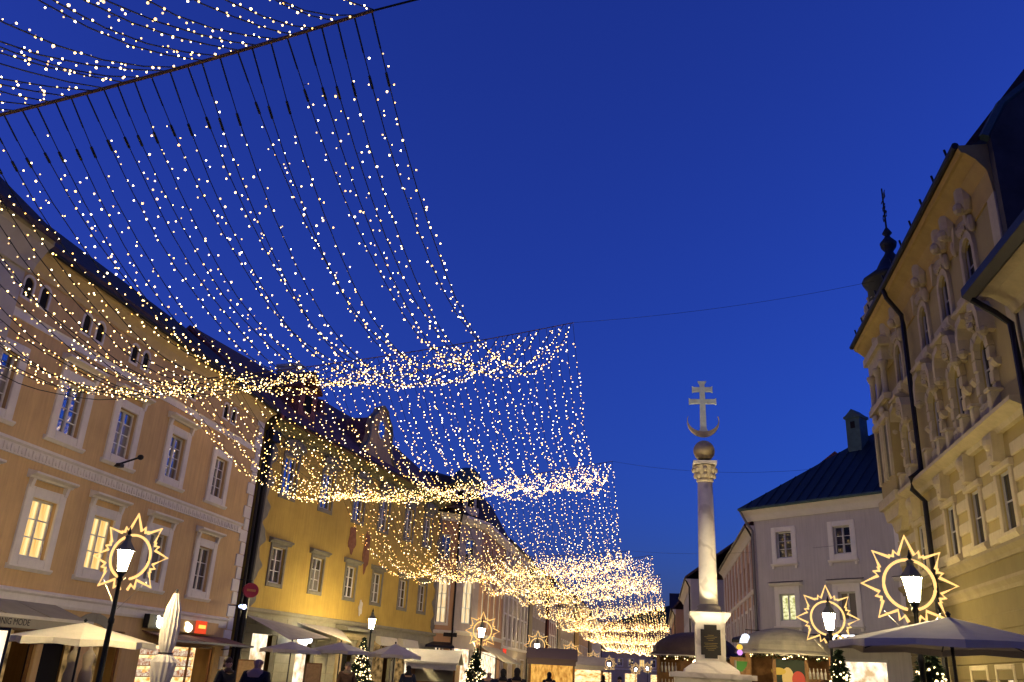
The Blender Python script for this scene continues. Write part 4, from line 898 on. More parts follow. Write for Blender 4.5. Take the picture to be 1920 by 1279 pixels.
# ================================================================== B3: corner house with mansard tower, and the left row beyond
M_salmon = mat('salmon_plaster', (0.46, 0.27, 0.16), 0.9, 0.14, 0.8, 0.2, 30, streak=0.3)
M_tan = mat('tan_grey_plaster', (0.44, 0.37, 0.27), 0.9, 0.14, 1, 0.2, 30)
M_wine = mat('wine_red_plaster', (0.25, 0.09, 0.06), 0.9, 0.14, 1)
M_hall = emit_noise('lit_hall_windows', (0.8, 0.52, 0.22), (1.0, 0.86, 0.55), 1.15, (6, 6, 0.8), 2)
def house(name, label, x, y, ang, L, H, depth, m_, rows, n, ww, roofm, zr, base=3.4, shop=None, winlit=None, arch=False, pil=False, bandz=(), trim=None, gl=None, s_list=None):
    """row house: walls with openings, windows, cornice, bands, roof; rows = [(sill z, height)]"""
    f = Fac(x, y, ang); o = thing(name, label, 'building', f.o, ang); tr = trim or M_cream
    ss = s_list or [L*(i+0.5)/n for i in range(n)]; op = []
    for z, h in rows:
        for s in ss: op.append((s-ww/2, s+ww/2, z, z+h) + ((z+h-ww/2,) if arch else ()))
    so_ = [(L*(i+0.5)/max(1, n//2) - min(1.3, L/n*0.75), L*(i+0.5)/max(1, n//2) + min(1.3, L/n*0.75), 0.15, base-0.75) for i in range(max(1, n//2))] if shop else []
    wm = wall(L, 0, H, op+so_); house_shell(wm, L, depth, 0, H); wm.build('wall', m_, o)
    sur = cached((label, 'sur'), lambda: frame_surround(ww, rows[0][1], 0.16, tr, 0.05))
    for j, (z, h) in enumerate(rows):
        for i, s in enumerate(ss):
            lit = winlit(i, j) if winlit else None
            wq = window(o, s, z, ww, h, 2, 2 if h < 1.6 else 3, label, lit=lit, gl=gl or M_glassd, surround=None if arch or abs(h-rows[0][1]) > .01 else sur)
            if arch:
                def archring():
                    q = MB(); ap = arch_pts(-ww/2, ww/2, h-ww/2, h, 8); ao = arch_pts(-ww/2-0.16, ww/2+0.16, h-ww/2, h+0.16, 8)
                    for k_ in range(8): q.prism_y([ap[k_], ap[k_+1], ao[k_+1], ao[k_]], -0.06, -0.003)
                    for x_ in (-ww/2-0.16, ww/2): q.box(x_, x_+0.16, -0.06, -0.003, 0, h-ww/2)
                    return q.mesh('surround', tr)
                link('surround', cached((label, 'arc'), archring), wq)
    for a in so_:
        mb = MB(); mb.box(a[0], a[1], 0.4, 0.42, a[2], a[3]); mb.build('shop_interior', shop, o)
        mb = MB(); mb.bbox(a[0]-0.1, a[0], -0.04, 0.1, 0, a[3]+0.1, 0.02); mb.bbox(a[1], a[1]+0.1, -0.04, 0.1, 0, a[3]+0.1, 0.02); mb.bbox(a[0], a[1], -0.04, 0.1, a[3]+0.002, a[3]+0.1, 0.02); mb.build('shop_frame', tr, o)
    for bz in (base,)+tuple(bandz):
        mb = MB(); mb.prism_x([(0, bz), (-0.08, bz), (-0.14, bz+0.12), (-0.14, bz+0.2), (0, bz+0.24)], 0, L); mb.build('string_course', tr, o)
    mb = MB(); mb.prism_x([(0, H-0.55), (-0.08, H-0.55), (-0.2, H-0.3), (-0.45, H-0.08), (-0.45, H), (0, H)], 0, L); mb.build('eave_cornice', tr, o)
    mb = MB(); mb.tube([(0, -0.52, H+0.02), (L, -0.52, H+0.02)], 0.08, 6); mb.build('gutter', M_dark, o)
    mb = MB(); mb.tube([(L-0.12, -0.5, H), (L-0.12, -0.14, H-0.7), (L-0.12, -0.14, 0.1)], 0.07, 6); mb.build('downpipe', M_dark, o)
    if pil:
        for i in range(n+1):
            sx = min(max(L*i/n, 0.2), L-0.2); mb = MB(); mb.bbox(-0.17, 0.17, -0.09, 0, base+0.25, H-0.56, 0.02); link('pilaster', cached((label, 'pil'), lambda: mb.mesh('pilaster', tr)), o, (sx, 0, 0))
    gable_roof(L, depth, H+0.35, zr, 0.5, 0.05).build('roof', roofm, o)
    return f, o
P0 = Vector((-17.3, 59.3)); P1 = Vector((-13.95, 61.6)); P2 = Vector((-12.9, 64.6)); P3y = 75.5
H3 = 12.2
def seg(a, b): d = b-a; return math.atan2(d.y, d.x), d.length
aA, lA = seg(P0, P1); aB, lB = seg(P1, P2)
fA, b3 = house('corner_house', 'salmon corner house with tall lit arched windows and dark mansard tower', P0.x, P0.y, aA, lA, H3, 4, M_salmon, [(4.6, 3.0), (8.9, 1.8)], 2, 0.8, M_tile, H3+0.5, 3.9, M_shopw, lambda i, j: M_hall if j == 0 else None, s_list=[lA*0.2, lA*0.75])
def wing(p, ang, L, wins, ww, m_, base=3.9, arch=True, shop=True):
    f = Fac(p.x, p.y, ang); op = [(s-ww/2, s+ww/2, 4.7, 7.9, 7.9-ww/2) for s in wins] + [(s-ww/2, s+ww/2, 9.0, 10.7) for s in wins]
    rot = ang-aA; loc = Matrix.Rotation(-aA, 2) @ (p-P0)
    so_ = [(0.3, L-0.3, 0.2, 3.0)] if shop else []
    def put(o): o.location = (loc.x, loc.y, 0); o.rotation_euler = (0, 0, rot); return o
    put(wall(L, 0, H3, op+so_).build('wall', m_, b3))
    for s in wins:
        for z, h, lit in ((4.7, 3.2, M_hall), (9.0, 1.7, None)):
            lp = loc + Matrix.Rotation(rot, 2) @ Vector((s, 0)); window(b3, lp.x, z, ww, h, 2 if ww > 1 else 1, 3, 'b3', lit=lit, gl=M_glassd, d=lp.y, rotz=rot)
        q = MB(); ap = arch_pts(s-ww/2, s+ww/2, 7.9-ww/2, 7.9, 8); ao = arch_pts(s-ww/2-0.18, s+ww/2+0.18, 7.9-ww/2, 8.1, 8)
        for k_ in range(8): q.prism_y([ap[k_], ap[k_+1], ao[k_+1], ao[k_]], -0.07, -0.003)
        put(q.build('arch_moulding', M_cream, b3))
    for z, h, p_, nm in ((base, 0.3, 0.22, 'string_course'), (8.45, 0.3, 0.18, 'string_course'), (H3-0.6, 0.6, 0.55, 'eave_cornice')):
        q = MB(); q.prism_x([(0, z), (-p_*0.3, z), (-p_, z+h*0.6), (-p_, z+h*0.9), (0, z+h)], 0, L); put(q.build(nm, M_cream, b3))
    if shop: q = MB(); q.box(0.3, L-0.3, 0.35, 0.37, 0.2, 3.0); put(q.build('shop_interior', M_shopw, b3))
M_greyblue = mat('pale_mauve_plaster', (0.40, 0.34, 0.30), 0.9, 0.12, 1)
wing(P1, aB, lB, [lB*0.52], 1.35, M_greyblue); wing(P2, R(90), P3y-P2.y, [1.9, 4.4, 6.9, 9.4], 1.0, M_salmon)
# mansard over the corner with white fronted tower dormer
def b3p(x, y): v = Matrix.Rotation(-aA, 2) @ (Vector((x, y))-P0); return v
base_pts = [b3p(-20, 58.4), b3p(P1.x+0.2, P1.y-0.5), b3p(P2.x+0.5, P2.y-0.2), b3p(P2.x+0.5, P3y), b3p(-22, P3y)]
top_pts = [b3p(-20, 61.0), b3p(P1.x-1.3, P1.y+1.8), b3p(P2.x-1.5, P2.y+1.5), b3p(P2.x-1.5, P3y), b3p(-22, P3y)]
mb = MB(); n = 5; ctr = b3p(-18, 68)
mb.add([(p.x, p.y, H3) for p in base_pts] + [(p.x, p.y, H3+3.2) for p in top_pts] + [(ctr.x, ctr.y, H3+4.6)], [(i, (i+1) % n, n+(i+1) % n, n+i) for i in range(n)] + [(n+i, n+(i+1) % n, 2*n) for i in range(n)])
mb.build('mansard_roof', M_tile, b3)
tl = b3p(P1.x-0.05, P1.y+1.3); mb = MB(); mb.lathe([(1.05, H3+0.1), (1.05, H3+2.3)], 0, 0, 10); td = mb.build('tower_dormer', mat('white_tower_plaster', (0.46, 0.42, 0.40), 0.9, 0.1, 2), b3, (tl.x, tl.y, 0))
mb = MB(); mb.lathe([(1.35, H3+2.3), (1.4, H3+2.45), (1.15, H3+2.8), (0.95, H3+3.3), (0.5, H3+3.7), (0.0, H3+3.8)], 0, 0, 14); mb.build('tower_cap', M_copper, td, smooth=True)
for k_ in range(3):
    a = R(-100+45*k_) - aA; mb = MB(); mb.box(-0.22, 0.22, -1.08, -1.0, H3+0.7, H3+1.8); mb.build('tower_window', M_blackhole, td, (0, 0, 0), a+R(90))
mb = MB(); mb.prism_x([(0, 3.35), (-0.9, 3.1), (-0.95, 2.95), (0, 2.95)], 0.3, lA-0.2); mb.build('shop_canopy', M_dark, b3)

row = [
 ('town_house', 'tan house with pilasters and pale window strips next to the salmon corner house', -12.9, 75.7, 15.0, 12.3, M_tan, [(4.4, 1.9), (8.0, 1.9)], 6, M_shop, lambda i, j: M_hall if j == 1 and i < 3 else None, True, M_tile),
 ('town_house', 'narrow tan house with a row of small dark attic windows', -12.4, 90.9, 11.0, 11.6, M_tan, [(4.2, 1.5), (7.2, 1.5), (9.9, 0.7)], 5, M_shopw, None, False, M_tile),
 ('town_house', 'narrow wine red house in the left row', -12.0, 102.1, 8.0, 11.0, M_wine, [(4.2, 1.6), (7.4, 1.6)], 4, M_shopw, None, True, M_tilered),
 ('town_house', 'pale house beyond the wine red one', -11.5, 110.3, 18.0, 10.8, M_tan, [(4.2, 1.5), (7.2, 1.5), (9.4, 0.6)], 7, M_shop, None, False, M_tile),
 ('town_house', 'peach house far down the left row', -10.8, 128.6, 18.0, 11.5, M_peach, [(4.2, 1.5), (7.2, 1.5)], 6, M_shopw, None, False, M_tilered),
 ('town_house', 'last house of the left row before the street end', -10.2, 147.0, 24.0, 10.5, M_tan, [(4.2, 1.5), (7.2, 1.5)], 7, M_shop, None, False, M_tile)]
for nm, lb, x, y, L, H, m_, rows_, n_, sh, wl, pil, rm in row:
    house(nm, lb, x, y, R(90), L, H, 11, m_, rows_, n_, 1.0, rm, H+4.2, 3.5, sh, wl, pil=pil)
house('town_house', 'broad cream house closing the end of the street', -14, 206, R(0), 17, 9.5, 11, M_tan, [(4.2, 1.5), (7.0, 1.4)], 7, 1.1, M_tilered, 13.5, 3.4, M_shop, lambda i, j: M_lit if (i*3+j) % 4 == 0 else None)
house('town_house', 'tall dark roofed house behind the street end', 3.5, 215, R(0), 18, 14.0, 14, mat('blue_grey_plaster', (0.12, 0.13, 0.15), 0.9, 0.2, 1), [(5, 1.6), (9, 1.6)], 6, 1.1, M_tile, 21.5, 3.4)

# ================================================================== grey house and the right row
fg = Fac(5.65, 51.2, math.atan2(-0.671, 0.741))
M_ghtrim = mat('fresh_white_trim', (0.86, 0.81, 0.71), 0.8, 0.06, 3)
gh = thing('grey_house', 'lavender grey house with white framed windows and dark green metal roof', 'building', fg.o, fg.a)
M_lav = mat('lavender_grey_plaster', (0.56, 0.52, 0.485), 0.9, 0.2, 0.5, 0.2, 30, streak=0.5)
GL = 12.0; gw = [(1.42, 2.39), (4.96, 5.90), (8.6, 9.55)]
ops = []
for a, b in gw: ops += [(a, b, 8.26, 9.69), (a, b, 4.97, 6.35)]
GS = [(2.2, 7.2, 0.2, 3.0)]
wm = wall(GL, 0, 10.9, ops+GS); house_shell(wm, GL, 10, 0, 10.9); wm.build('wall', M_lav, gh)
def ghs(h, lint):
    mb = MB(); w2 = 0.485
    mb.bbox(-w2-0.3, -w2-0.002, -0.05, 0, -0.28, h+0.28, 0.015); mb.bbox(w2+0.002, w2+0.3, -0.05, 0, -0.28, h+0.28, 0.015); mb.bbox(-w2, w2, -0.046, 0, h+0.002, h+0.28, 0.015); mb.bbox(-w2, w2, -0.046, 0, -0.28, -0.002, 0.015)
    return mb.mesh('surround', M_ghtrim)
def gsill():
    mb = MB(); mb.prism_x([(0, -0.42), (-0.06, -0.42), (-0.14, -0.34), (-0.14, -0.29), (0, -0.27)], -0.85, 0.85); mb.box(-0.8, -0.66, -0.09, 0, -0.56, -0.42); mb.box(0.66, 0.8, -0.09, 0, -0.56, -0.42); return mb.mesh('sill', M_ghtrim)
def ghood():
    mb = MB(); h = 1.38; mb.bbox(-0.78, 0.78, -0.045, 0, h+0.285, h+0.42, 0.01); mb.prism_x([(0, h+0.42), (-0.1, h+0.42), (-0.24, h+0.52), (-0.24, h+0.58), (0, h+0.62)], -1.0, 1.0); return mb.mesh('hood', M_ghtrim)
def ghoodtop():
    mb = MB(); mb.prism_x([(0, 2.005), (-0.27, 1.965), (-0.27, 1.985), (0, 2.05)], -1.02, 1.02); return mb.mesh('lead_flashing', M_dark)
for i, (a, b) in enumerate(gw):
    c = (a+b)/2
    window(gh, c, 8.26, b-a, 1.43, 2, 3, 'gh', gl=glass('window_glass_navy', (0.02, 0.028, 0.05), 0.08), surround=cached('ghs1', lambda: ghs(1.43, 0)), sill=cached('gsill', gsill))
    wq = window(gh, c, 4.97, b-a, 1.38, 2, 1, 'gh2', lit=M_lit2 if i == 0 else None, gl=glass('greenish_glass', (0.10, 0.11, 0.03), 0.1), surround=cached('ghs2', lambda: ghs(1.38, 0)), sill=cached('gsill', gsill), hood=cached('ghood', ghood))
    link('lead_flashing', cached('ghft', ghoodtop), wq)
mb = MB(); mb.prism_x([(0, 10.45), (-0.1, 10.45), (-0.25, 10.75), (-0.5, 10.95), (-0.5, 11.05), (0, 11.05)], -0.5, GL); mb.build('eave_cornice', M_ghtrim, gh)
mb = MB(); mb.prism_x([(0, 10.45), (-0.1, 10.45), (-0.25, 10.75), (-0.5, 10.95), (-0.5, 11.05), (0, 11.05)], 0, 10); q = mb.build('eave_cornice', M_ghtrim, gh, (0, 10, 0), R(-90))
mb = MB(); mb.tube([(-0.58, 9.5, 11.08), (-0.58, -0.58, 11.08), (GL, -0.58, 11.08)], 0.09, 8); mb.build('gutter', M_copper, gh)
mb = MB(); mb.tube([(-0.55, -0.5, 11.0), (-0.3, -0.35, 10.4), (-0.05, -0.12, 9.9), (-0.05, -0.12, 0.1)], 0.07, 8); mb.build('downpipe', mat('grey_zinc', (0.2, 0.19, 0.19), 0.5, 0.1, 3, metal=0.4), gh)
# hipped standing seam roof
RZ, RS, RD = 16.2, 6.2, 5.0
mb = MB(); mb.add([(-0.65, -0.65, 11.12), (GL+0.6, -0.65, 11.12), (GL+0.6, 10.6, 11.12), (-0.65, 10.6, 11.12), (RS, RD, RZ), (GL+0.6, RD, RZ)], [(0, 1, 5, 4), (3, 0, 4), (2, 3, 4, 5), (0, 3, 2, 1), (1, 2, 5)])
gr_ = mb.build('hip_roof', mat('dark_green_metal_roof', (0.018, 0.035, 0.036), 0.5, 0.25, 2, metal=0.3), gh)
for k_ in range(1, 20):
    x = -0.65 + k_*0.65
    if x > GL: break
    t = min(1.0, (x+0.65)/(RS+0.65)); top = (x, -0.65+(RD+0.65)*t, 11.12+(RZ-11.12)*t) ; mb = MB(); mb.tube([(x, -0.66, 11.14), (top[0], top[1], top[2]+0.02)], 0.025, 4); mb.build('roof_seam', MATS['dark_green_metal_roof'], gr_)
mb = MB(); mb.box(-0.42, 0.42, -0.42, 0.42, 0, 2.6); mb.box(-0.5, 0.5, -0.5, 0.5, 2.6, 2.75); mb.prism_y([(-0.45, 2.75), (0.45, 2.75), (0, 3.15)], -0.45, 0.45); mb.box(-0.14, 0.14, -0.43, -0.421, 2.0, 2.4, 1)
_cs, _cz = fg.px(1611, 850, 3.4); mb.build('chimney', [M_copper, M_blackhole], gh, (_cs, 3.4, _cz-0.6))
for a in GS:
    mb = MB(); mb.box(a[0], a[1], 0.5, 0.52, a[2], a[3]); mb.build('shop_interior', M_shopw, gh); mb = MB(); mb.box(a[0]-0.1, a[1]+0.1, -0.06, 0.0, a[3], a[3]+0.12); mb.box(a[0]+1.5, a[0]+1.58, 0.1, 0.2, a[2], a[3]); mb.build('shop_frame', M_white, gh)
mb = MB(); mb.prism_x([(0, 4.3), (-0.12, 4.3), (-1.6, 4.0), (-1.7, 3.9), (-1.7, 3.75), (-0.1, 3.9), (0, 3.9)], -0.6, 9); mb.build('fascia_canopy', mat('dark_fascia', (0.03, 0.028, 0.026), 0.6), gh)
house('town_house', 'pink house with bracketed eave beside the grey house', 5.9, 78.0, R(-90), 24.5, 10.6, 10, mat('rose_plaster', (0.45, 0.27, 0.17), 0.9, 0.12, 1, streak=0.3), [(4.3, 1.7), (7.4, 1.5)], 9, 0.95, M_tilered, 15.0, 3.6, None, None, pil=True, bandz=(6.8,))
house('town_house', 'pale blue white house with its end wall towards the column', 3.2, 104.0, R(-90), 22, 10.4, 9, mat('pale_blue_white_plaster', (0.44, 0.42, 0.42), 0.9, 0.08, 1), [(4.3, 1.6), (7.2, 1.5)], 7, 1.0, M_tile, 14.0, 3.6)
house('town_house', 'low house with lit cornice beyond the pale house', 2.4, 140.0, R(-90), 32, 9.6, 10, M_salmon, [(4.3, 1.6), (7.2, 1.4)], 9, 1.0, M_tile, 15.5, 3.6, M_shop)
# wooded hill beyond the town
mb = MB(); pts = []
random.seed(11)
for i in range(61):
    x = -420 + 14*i; pts.append((x, 34 + 16*math.exp(-((x-25)/70)**2) + 8*math.sin(x*0.021) + random.uniform(-1.5, 1.5)))
mb.add([(x, 640, z) for x, z in pts] + [(x, 560, 0) for x, z in pts] + [(x, 760, 0) for x, z in pts], [(61+i, 62+i, i+1, i) for i in range(60)] + [(i, i+1, 122+i+1, 122+i) for i in range(60)])
h_ = mb.build('wooded_hill', mat('dark_forest', (0.02, 0.03, 0.02), 1.0, 0.5, 0.05)); h_['kind'] = 'structure'; h_['label'] = 'dark wooded hill beyond the town'

# ================================================================== awnings, parasols, signs
def text_mesh(txt, size, depth, m_):
    cu = bpy.data.curves.new('txt', 'FONT'); cu.body = txt; cu.size = size; cu.extrude = depth; cu.align_x = 'CENTER'
    ob = bpy.data.objects.new('txt', cu); COL.objects.link(ob)
    me = bpy.data.meshes.new_from_object(ob.evaluated_get(bpy.context.evaluated_depsgraph_get())); me.materials.clear(); me.materials.append(m_)
    bpy.data.objects.remove(ob); me.transform(Matrix.Rotation(R(90), 4, 'X')); return me
def place(f, s, d, z=0): return f.w(s, d, z)
def awning(f, s0, s1, zw, zf, out, m_, label, val=0.22, text=None):
    o = thing('shop_awning', label, 'awning', f.w(s0, -0.03, 0), f.a)
    L = s1-s0; mb = MB(); nseg = 10
    for k_ in range(nseg):
        xa, xb = L*k_/nseg, L*(k_+1)/nseg; sa = 0.02*math.sin(k_*1.9)
        mb.add([(xa, 0, zw), (xb, 0, zw), (xb, -out, zf+sa), (xa, -out, zf+sa), (xa, 0, zw-0.03), (xb, 0, zw-0.03), (xb, -out, zf-0.03+sa), (xa, -out, zf-0.03+sa)], [(0, 3, 2, 1), (4, 5, 6, 7), (0, 1, 5, 4), (2, 3, 7, 6), (1, 2, 6, 5), (3, 0, 4, 7)])
    mb.build('canopy', m_, o)
    mb = MB(); mb.box(0, L, -out-0.035, -out+0.035, zf-0.06, zf+0.03); mb.build('front_rail', M_canvas if val else mat('grey_rail', (0.2, 0.2, 0.18), 0.6), o)
    if val: mb = MB(); mb.box(0, L, -out-0.012, -out+0.012, zf-0.06-val, zf-0.061); vl = mb.build('valance', m_, o)
    if val and text: link('lettering', text_mesh(text, 0.24, 0.002, mat('dark_lettering', (0.03, 0.03, 0.025), 0.7)), vl, (L*0.42, -out-0.016, zf-0.05-val*0.75))
    mb = MB()
    for x in (0.3, L-0.3): mb.tube([(x, -0.02, zw-0.5), (x, -out*0.55, (zw+zf)/2-0.25), (x, -out+0.05, zf-0.05)], 0.02, 5)
    mb.build('folding_arm', M_dark, o); return o
awning(f1, 5.6, 11.9, 2.93, 2.42, 1.5, mat('olive_grey_canvas', (0.30, 0.27, 0.20), 0.9, 0.1, 2), 'olive grey awning with lettering on the peach house', 0.26, 'KÖNIG MODE')
awning(f1, 17.2, 24.0, 2.42, 2.12, 1.35, mat('brown_canvas', (0.24, 0.13, 0.09), 0.9, 0.12, 2), 'brown flat awning over the lit shop of the peach house', 0)
wB = Fac(P2.x, P2.y, R(90)); awning(wB, 1.0, 9.5, 3.4, 2.3, 2.0, mat('pale_olive_canvas', (0.42, 0.38, 0.27), 0.9, 0.1, 2), 'long pale awning below the arched windows', 0)
def parasol(px, py, Y, half, drop, label, m_, val=0.16, n=8):
    p = onY(px, py, Y); o = thing('parasol', label, 'parasol', (p.x, p.y, 0), R(11), 'cafe parasols'); zt = p.z; mb = MB(); ze = zt-drop
    vs = [(0, 0, zt)]; 
    for i in range(n):
        a = 2*math.pi*(i+0.5)/n; vs.append((half*math.cos(a), half*math.sin(a), ze))
    for i in range(n):
        a = 2*math.pi*(i+1)/n; k_ = math.cos(math.pi/n)*0.93; vs.append((half*k_*math.cos(a), half*k_*math.sin(a), ze+0.02))
    fs = []
    for i in range(n):
        fs += [(0, 1+i, 1+n+i), (0, 1+n+i, 1+(i+1) % n)]
    mb.add(vs, fs)
    if val:
        ring = []
        for i in range(n): ring += [1+i, 1+n+i]
        lo = [(vs[j][0]*1.01, vs[j][1]*1.01, vs[j][2]-val*(0.8 if q % 2 else 1)) for q, j in enumerate(ring)]
        mb.add([vs[j] for j in ring]+lo, [(i, (i+1) % (2*n), 2*n+(i+1) % (2*n), 2*n+i) for i in range(2*n)])
    mb.build('canopy', m_, o)
    mb = MB(); mb.lathe([(0.03, 0.1), (0.03, zt+0.02), (0.05, zt+0.05), (0.0, zt+0.1)], 0, 0, 8); mb.build('pole', M_dark, o)
    for i in range(n):
        a = 2*math.pi*(i+0.5)/n; mb = MB(); mb.tube([(0.05*math.cos(a), 0.05*math.sin(a), zt-0.06), (half*0.98*math.cos(a), half*0.98*math.sin(a), ze-0.03)], 0.012, 4); mb.build('rib', M_dark, o)
    mb = MB(); mb.lathe([(0.3, 0), (0.3, 0.06), (0.06, 0.1), (0.05, 0.4)], 0, 0, 12); mb.build('base', M_dark, o); return o
parasol(160, 1167, 20.6, 1.75, 0.42, 'cream parasol with valance in front of the peach house', M_canvas)
parasol(1778, 1157, 16.0, 1.92, 0.45, 'broad grey parasol under the large sun ornament', mat('taupe_canvas', (0.50, 0.45, 0.38), 0.9, 0.1, 3), 0.12)
parasol(548, 1203, 38.0, 1.35, 0.35, 'pale parasol nearest the lit doorway of the ochre house', M_canvas)
parasol(640, 1204, 40.0, 1.45, 0.38, 'pale parasol in front of the ochre house portal', M_canvas)
parasol(742, 1207, 41.0, 1.3, 0.5, 'cream parasol beyond the ornamentless lamp', M_canvas)
p = onY(331, 1113, 20.3); o = thing('closed_parasol', 'furled pale grey parasol standing before the lit shop', 'parasol', (p.x, p.y, 0)); mb = MB(); vs = []; n = 14
prof = [(0.20, 0.9), (0.26, 1.15), (0.30, 1.45), (0.23, 1.56), (0.13, 1.66), (0.20, 1.85), (0.23, 2.2), (0.18, 2.7), (0.11, p.z-0.15), (0.07, p.z)]
for r_, z_ in prof:
    for i in range(n*2): vs.append((r_*(1.0 if i % 2 else 0.9)*math.cos(math.pi*i/n), r_*(1.0 if i % 2 else 0.9)*math.sin(math.pi*i/n), z_))
m2 = 2*n; mb.add(vs, [(j*m2+i, j*m2+(i+1) % m2, (j+1)*m2+(i+1) % m2, (j+1)*m2+i) for j in range(len(prof)-1) for i in range(m2)] + [tuple((len(prof)-1)*m2+i for i in range(m2))])
mb.build('furled_canopy', mat('pale_grey_canvas', (0.46, 0.42, 0.42), 0.9, 0.1, 4), o)
mb = MB(); mb.lathe([(0.3, 0), (0.3, 0.06), (0.05, 0.1), (0.035, 0.2), (0.035, p.z+0.08), (0, p.z+0.12)], 0, 0, 10); mb.build('pole', M_dark, o)
mb = MB(); mb.tube([(0.16*math.cos(a*0.4488), 0.16*math.sin(a*0.4488), 1.65) for a in range(14)], 0.02, 5, closed=True); mb.build('strap', M_dark, o)
# triangular shade sails at the ochre house
def sail(pts, label):
    mb = MB(); c = [Vector(p_) for p_ in pts]; N = (c[1]-c[0]).cross(c[2]-c[0]).normalized()*0.012; n_ = len(c)
    mb.add([p_+N for p_ in c]+[p_-N for p_ in c], [tuple(range(n_)), tuple(range(2*n_-1, n_-1, -1))] + [(i, n_+i, n_+(i+1) % n_, (i+1) % n_) for i in range(n_)])
    return tag(mb.build('shade_sail', M_canvasg), label, 'shade sail', 'grey shade sails of the ochre house')
sail([f2.w(0.4, -0.1, 3.5), f2.w(4.4, -0.1, 3.3), f2.w(3.9, -2.6, 2.75), f2.w(0.2, -2.8, 2.5)], 'wide grey shade sail at the corner of the ochre house')
sail([f2.w(4.8, -0.1, 3.45), f2.w(9.2, -0.1, 3.4), f2.w(7.3, -2.0, 2.65)], 'dark triangular shade sail above the glowing cloud sign')
# glowing cloud shaped sign
mb = MB(); s0, z0 = f2.px(573, 1199, -0.9)
for dx, dz, r_ in ((-0.45, -0.05, 0.2), (-0.2, 0.08, 0.25), (0.1, 0.05, 0.25), (0.38, 0, 0.2), (0.0, -0.1, 0.22)): mb.blob((dx, 0, dz), r_*1.2, 0.06, r_*0.8, 12, 6)
mb.box(-0.5, 0.5, 0.061, 0.09, -0.1, 0.02)
o = mb.build('cloud_sign', emit('blue_white_sign', (0.86, 0.90, 1.0), 9.0), None, f2.w(s0, -0.9, z0), f2.a); tag(o, 'glowing white cloud shaped sign over the ochre house terrace', 'sign')
# oval red hanging sign
s0, z0 = f2.px(470, 1107, -0.9); o = thing('hanging_sign', 'red oval hanging sign at the corner of the ochre house', 'sign', f2.w(s0, -0.9, z0), f2.a-R(20))
mb = MB(); mb.prism_y([(0.40*math.cos(2*math.pi*i/24), 0.32*math.sin(2*math.pi*i/24)) for i in range(24)][::-1], -0.05, 0.05); mb.build('board', mat('red_enamel', (0.42, 0.035, 0.045), 0.4), o)
mb = MB(); mb.box(-0.24, 0.24, -0.056, -0.052, -0.05, 0.05); mb.build('lettering', mat('orange_lettering', (0.6, 0.25, 0.06), 0.5), o)
mb = MB(); mb.tube([(0, 0.0, 0.3), (0, 0.0, 0.45), (0, 0.95, 0.5)], 0.018, 5); mb.build('bracket', M_dark, o)
# sign boards above the brown awning
def fpx(f, px, py, d): s_, z_ = f.px(px, py, d); return s_, z_
o = thing('shop_sign', 'black sign board with glowing white shapes and red panel above the brown awning', 'sign', f1.w(0, -0.1, 0), f1.a)
sL, _ = f1.px(277, 1165, -0.3); sR, _ = f1.px(386, 1175, -0.3)
mb = MB(); mb.box(sL, sL+1.9, -0.25, -0.02, 2.50, 3.0); mb.build('board', M_dark, o)
mb = MB(); mb.blob((sL+0.75, -0.29, 2.72), 0.3, 0.05, 0.2, 12, 7); mb.blob((sL+0.55, -0.29, 2.92), 0.1, 0.04, 0.06, 8, 5); mb.tube([(sL+0.95, -0.29, 2.78), (sL+1.2, -0.29, 2.95), (sL+1.3, -0.29, 2.93)], 0.05, 6); mb.build('glowing_pot', emit('sign_white', (1.0, 0.93, 0.72), 5.0), o)
mb = MB(); mb.box(sL+2.0, sR+1.1, -0.2, -0.02, 2.48, 2.96); mb.build('back_panel', M_peach, o)
mb = MB(); mb.blob((sL+3.0, -0.24, 2.66), 0.3, 0.05, 0.17, 12, 7); mb.blob((sL+2.85, -0.24, 2.82), 0.16, 0.04, 0.06, 8, 5); mb.build('glowing_cup', MATS['sign_white'], o)
mb = MB(); mb.box(sR-0.9, sR-0.1, -0.30, -0.21, 2.48, 2.98); mb.build('red_panel', emit('red_sign', (1.0, 0.09, 0.03), 0.9), o)
mb = MB(); mb.box(sR-0.8, sR-0.2, -0.306, -0.302, 2.68, 2.82); mb.build('lettering', emit('yellow_sign', (1.0, 0.62, 0.1), 1.4), o)
# twin blue-white spotlights on the corner of the peach house
o = thing('spotlight_pair', 'pair of blue white spotlights on a thin pole at the peach house corner', 'spotlight', f1.w(23.6, -0.7, 0), f1.a)
_, z0 = f1.px(433, 1134, -0.7)
mb = MB(); mb.tube([(0, 0, z0), (0.05, 0.3, z0+0.05), (0.1, 0.62, z0+0.05)], 0.025, 5); mb.tube([(0, 0, z0), (0, 0, z0+2.0)], 0.012, 4); mb.build('bracket', M_dark, o)
for x in (-0.12, 0.22): mb = MB(); mb.blob((x, -0.05, z0), 0.11 if x > 0 else 0.07, 0.1, 0.11 if x > 0 else 0.07, 10, 6); mb.build('lens', emit('blue_spot', (0.45, 0.55, 1.0), 6.0), o)
# white letters on the dark fascia of the grey house
s0, z0 = fg.px(1583, 1208, -1.75); o = link('illuminated_lettering', text_mesh('OTE', 0.62, 0.03, emit('sign_letters', (0.93, 0.94, 1.0), 3.5)), None, fg.w(s0, -1.76, 3.72), fg.a); tag(o, 'glowing white letters on the dark fascia of the grey house', 'sign')
o = link('illuminated_lettering', text_mesh('H&M', 0.75, 0.03, emit('red_letters', (1.0, 0.08, 0.04), 0.9)), None, (-12.85, 77.3, 3.0), R(90)); tag(o, 'red shop lettering on the tan house', 'sign')
